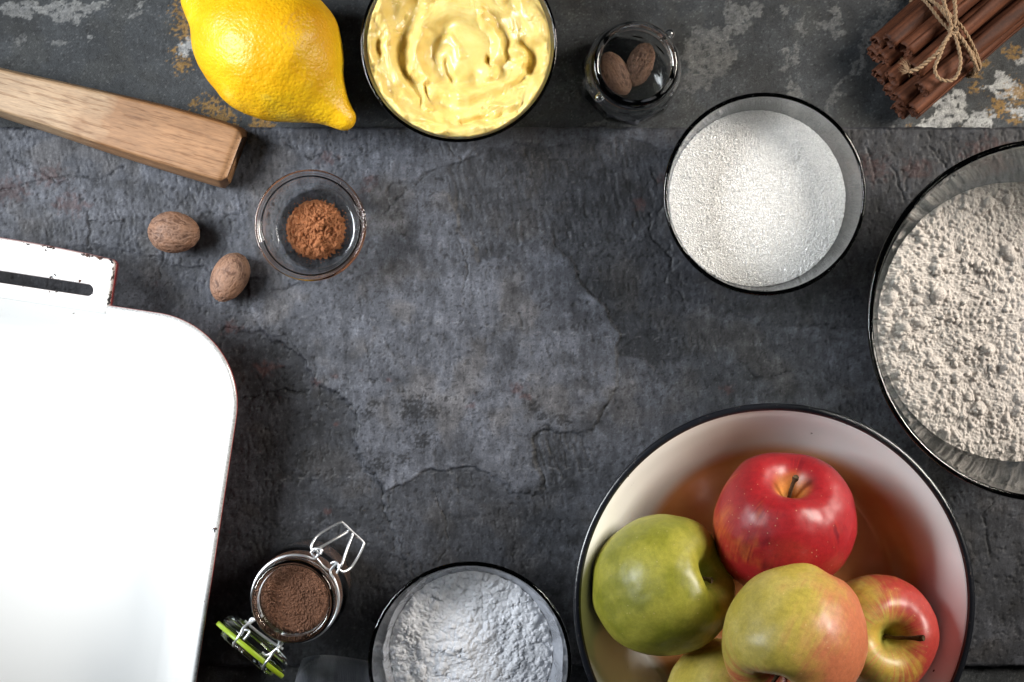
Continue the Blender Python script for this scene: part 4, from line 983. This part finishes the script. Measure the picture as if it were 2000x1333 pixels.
def twine(pts, r=.00105, turns=420, n=None, fuzz=0):
    P = catmull(pts, 300); ln = np.linalg.norm(np.diff(P, axis=0), axis=1).sum(); n = max(30, int(ln/.00055)); P = resample(P, n)
    _, _, T, N, B = tube(P, r, 4)
    out = []; hairs = []
    for k in range(2):
        a = np.arange(n)*(.00055*turns*2.6)+k*math.pi
        Q = P+(r*.52)*(np.cos(a)[:, None]*N+np.sin(a)[:, None]*B); V, F, *_ = tube(Q, r*.62, 7); out.append((V, F))
    for i in range(int(ln*fuzz)):
        j = random.randrange(n); a = random.random()*6.28; d = math.cos(a)*N[j]+math.sin(a)*B[j]+T[j]*random.uniform(-1.2, 1.2); d /= np.linalg.norm(d)
        l_ = random.uniform(.001, .0038); s_ = T[j]*.00006; s2 = np.cross(d, T[j])*.00006; p0 = P[j]+d*r*.6; cv = np.array([random.uniform(-1, 1) for _ in range(3)])*l_*.35
        p1 = p0+d*l_*.5+cv*.5; p2 = p0+d*l_+cv*1.5
        hairs.append((np.array([p0-s2, p0+s2, p1+s2*.8, p1-s2*.8, p2]), [[0, 1, 2, 3], [3, 2, 4]]))
    return out, hairs
ib = bun.matrix_basis.inverted()
def bl(px, py, z):
    q = W(px, py, z); Mx = Matrix.Translation((bp.x, bp.y, bz)) @ Matrix.Rotation(bang, 4, 'Z'); r = Mx.inverted() @ q; return (r.x, r.y, r.z)
hairs = []
def add_twine(name, pts, **k):
    o_, h_ = twine(pts, **k); V, F = join(o_); hairs.extend(h_); return mesh_obj(name, V, F, M_twine, bun)
# three turns around the bundle (local: x along the sticks)
hull = [(-.0275, .010), (-.0262, .019), (-.0205, .0275), (-.012, .0312), (-.002, .0325), (.009, .0318), (.0185, .0302), (.0255, .0255), (.0290, .0165), (.0260, .006), (.020, -.0001), (0, -.0003), (-.020, -.0001), (-.0262, .003)]
for x in (-.0018, .0004, .0026):
    pts = [(x+.0012*math.sin(i*1.3+x*900)*(1 if z > .01 else .4), y, max(z, .0012)+.0009) for i, (y, z) in enumerate(hull)]
    pts.append(pts[0]); add_twine('twine_wrap', pts, r=.00095, fuzz=900)
zt = bz+.0345
K = bl(1862, 60, zt+.001)
ph = np.linspace(0, 2*np.pi, 14)
add_twine('twine_knot', [(K[0]+.0022*math.cos(a*2), K[1]+.0020*math.sin(a*2), K[2]+.0010*math.cos(a*3)+.0004) for a in ph], r=.0010, fuzz=1500)
add_twine('twine_bow', [bl(1862, 62, zt+.001), bl(1848, 78, zt+.003), bl(1836, 108, zt+.002), bl(1826, 132, zt), bl(1831, 150, zt-.001), bl(1845, 158, zt-.001), bl(1862, 156, zt-.001), bl(1873, 140, zt), bl(1876, 115, zt+.001), bl(1870, 85, zt+.002), bl(1862, 62, zt+.001)], r=.0010, fuzz=900)
add_twine('twine_bow', [bl(1860, 58, zt+.001), bl(1853, 35, zt+.004), bl(1844, 5, zt+.005), bl(1838, -30, zt+.004), bl(1846, -52, zt+.003), bl(1858, -40, zt+.003), bl(1864, 0, zt+.005), bl(1866, 30, zt+.004), bl(1862, 58, zt+.001)], r=.0011, fuzz=900)
add_twine('twine_tail', [bl(1860, 62, zt+.001), bl(1846, 82, zt+.003), bl(1830, 105, zt+.0015), bl(1812, 120, zt-.001), bl(1795, 133, zt-.002), bl(1776, 141, zt-.0035)], r=.0012, fuzz=2600)
add_twine('twine_tail', [bl(1863, 60, zt+.001), bl(1880, 78, zt+.001), bl(1893, 100, zt-.001), bl(1903, 122, zt-.004), bl(1909, 138, zt-.010)], r=.0011, fuzz=1400)
e0 = np.array(bl(1776, 141, zt-.0035))
for i in range(46):
    a = np.array(bl(1776+random.uniform(-26, 2), 141+random.uniform(-34, 12), zt-.0035+random.uniform(-.003, .003))); m_ = (e0+a)/2+np.array([random.uniform(-.0012, .0012) for _ in range(3)])
    s2 = np.array([.00008, .00004, 0]); hairs.append((np.array([e0-s2, e0+s2, m_+s2, m_-s2, a]), [[0, 1, 2, 3], [3, 2, 4]]))
V, F = join(hairs); o = mesh_obj('twine_fibres', V, F, M_twine, bun, smooth=False); o['kind'] = 'stuff'

# ------------------------------------------------------------------ dark napkin at the bottom edge
def napkin():
    n1, n2 = 90, 60
    u = np.linspace(-1, 1, n1); v = np.linspace(-1, 1, n2); U, Vv = np.meshgrid(u, v, indexing='ij')
    c = W(668, 1385, .008)
    X = U*.030+.003*Vv; Y = Vv*.028+(-.004*U)
    d = np.maximum(np.abs(U)**3, np.abs(Vv)**3); dd = (np.abs(U)**4+np.abs(Vv)**4)
    X *= 1-.12*np.abs(Vv)**3; Y *= 1-.14*np.abs(U)**3
    Z = .014*np.sqrt(np.clip(1-dd*.98, 0, 1))+.0020*np.sin(U*7+Vv*2+.8*np.sin(Vv*3))*(1-dd)+.0016*fbm(U*2, Vv*2, 1, 3)*(1-dd*.9)
    Z = np.maximum(Z, .0004)
    m, nt, p = new_mat('dark_grey_cloth'); t = NT(nt)
    wv = t.n('ShaderNodeTexWave'); wv.inputs['Scale'].default_value = 320; t.l(t.coord((1, .15, 1)), wv.inputs['Vector'])
    st2 = t.noise(90, 2, .5, t.coord((1, .08, .08)))
    t.l(t.ramp(st2, .45, .56, (.035, .04, .05), (.075, .08, .09)), p.inputs['Base Color']); t.l(t.bump(t.math('ADD', wv.outputs['Fac'], t.noise(900, 2)), .0003, .5), p.inputs['Normal']); setp(p, rough=.95, spec=.1, sheen=.3)
    Vt = np.stack([X, Y, Z], -1).reshape(-1, 3); Vb = Vt.copy(); Vb[:, 2] = -.0072; N_ = len(Vt)
    F = quads(n1, n2); ring = np.r_[np.arange(n1)*n2, (n1-1)*n2+np.arange(1, n2), np.arange(n1-2, -1, -1)*n2+n2-1, np.arange(n2-2, 0, -1)]
    low = Vt[ring].copy(); low[:, 2] = TZ+.0005-0; low[:, :2] *= 1.0; li = np.arange(len(ring))+N_
    low[:, 2] -= 0
    FS = np.stack([ring, li, np.roll(li, -1), np.roll(ring, -1)], -1)
    o = mesh_obj('napkin', np.vstack([Vt, low]), np.vstack([F, FS]), m, loc=(c.x, c.y, 0)); return tag(o, 'dark grey folded cloth at the bottom edge between jar and powder bowl', 'napkin')
napkin()
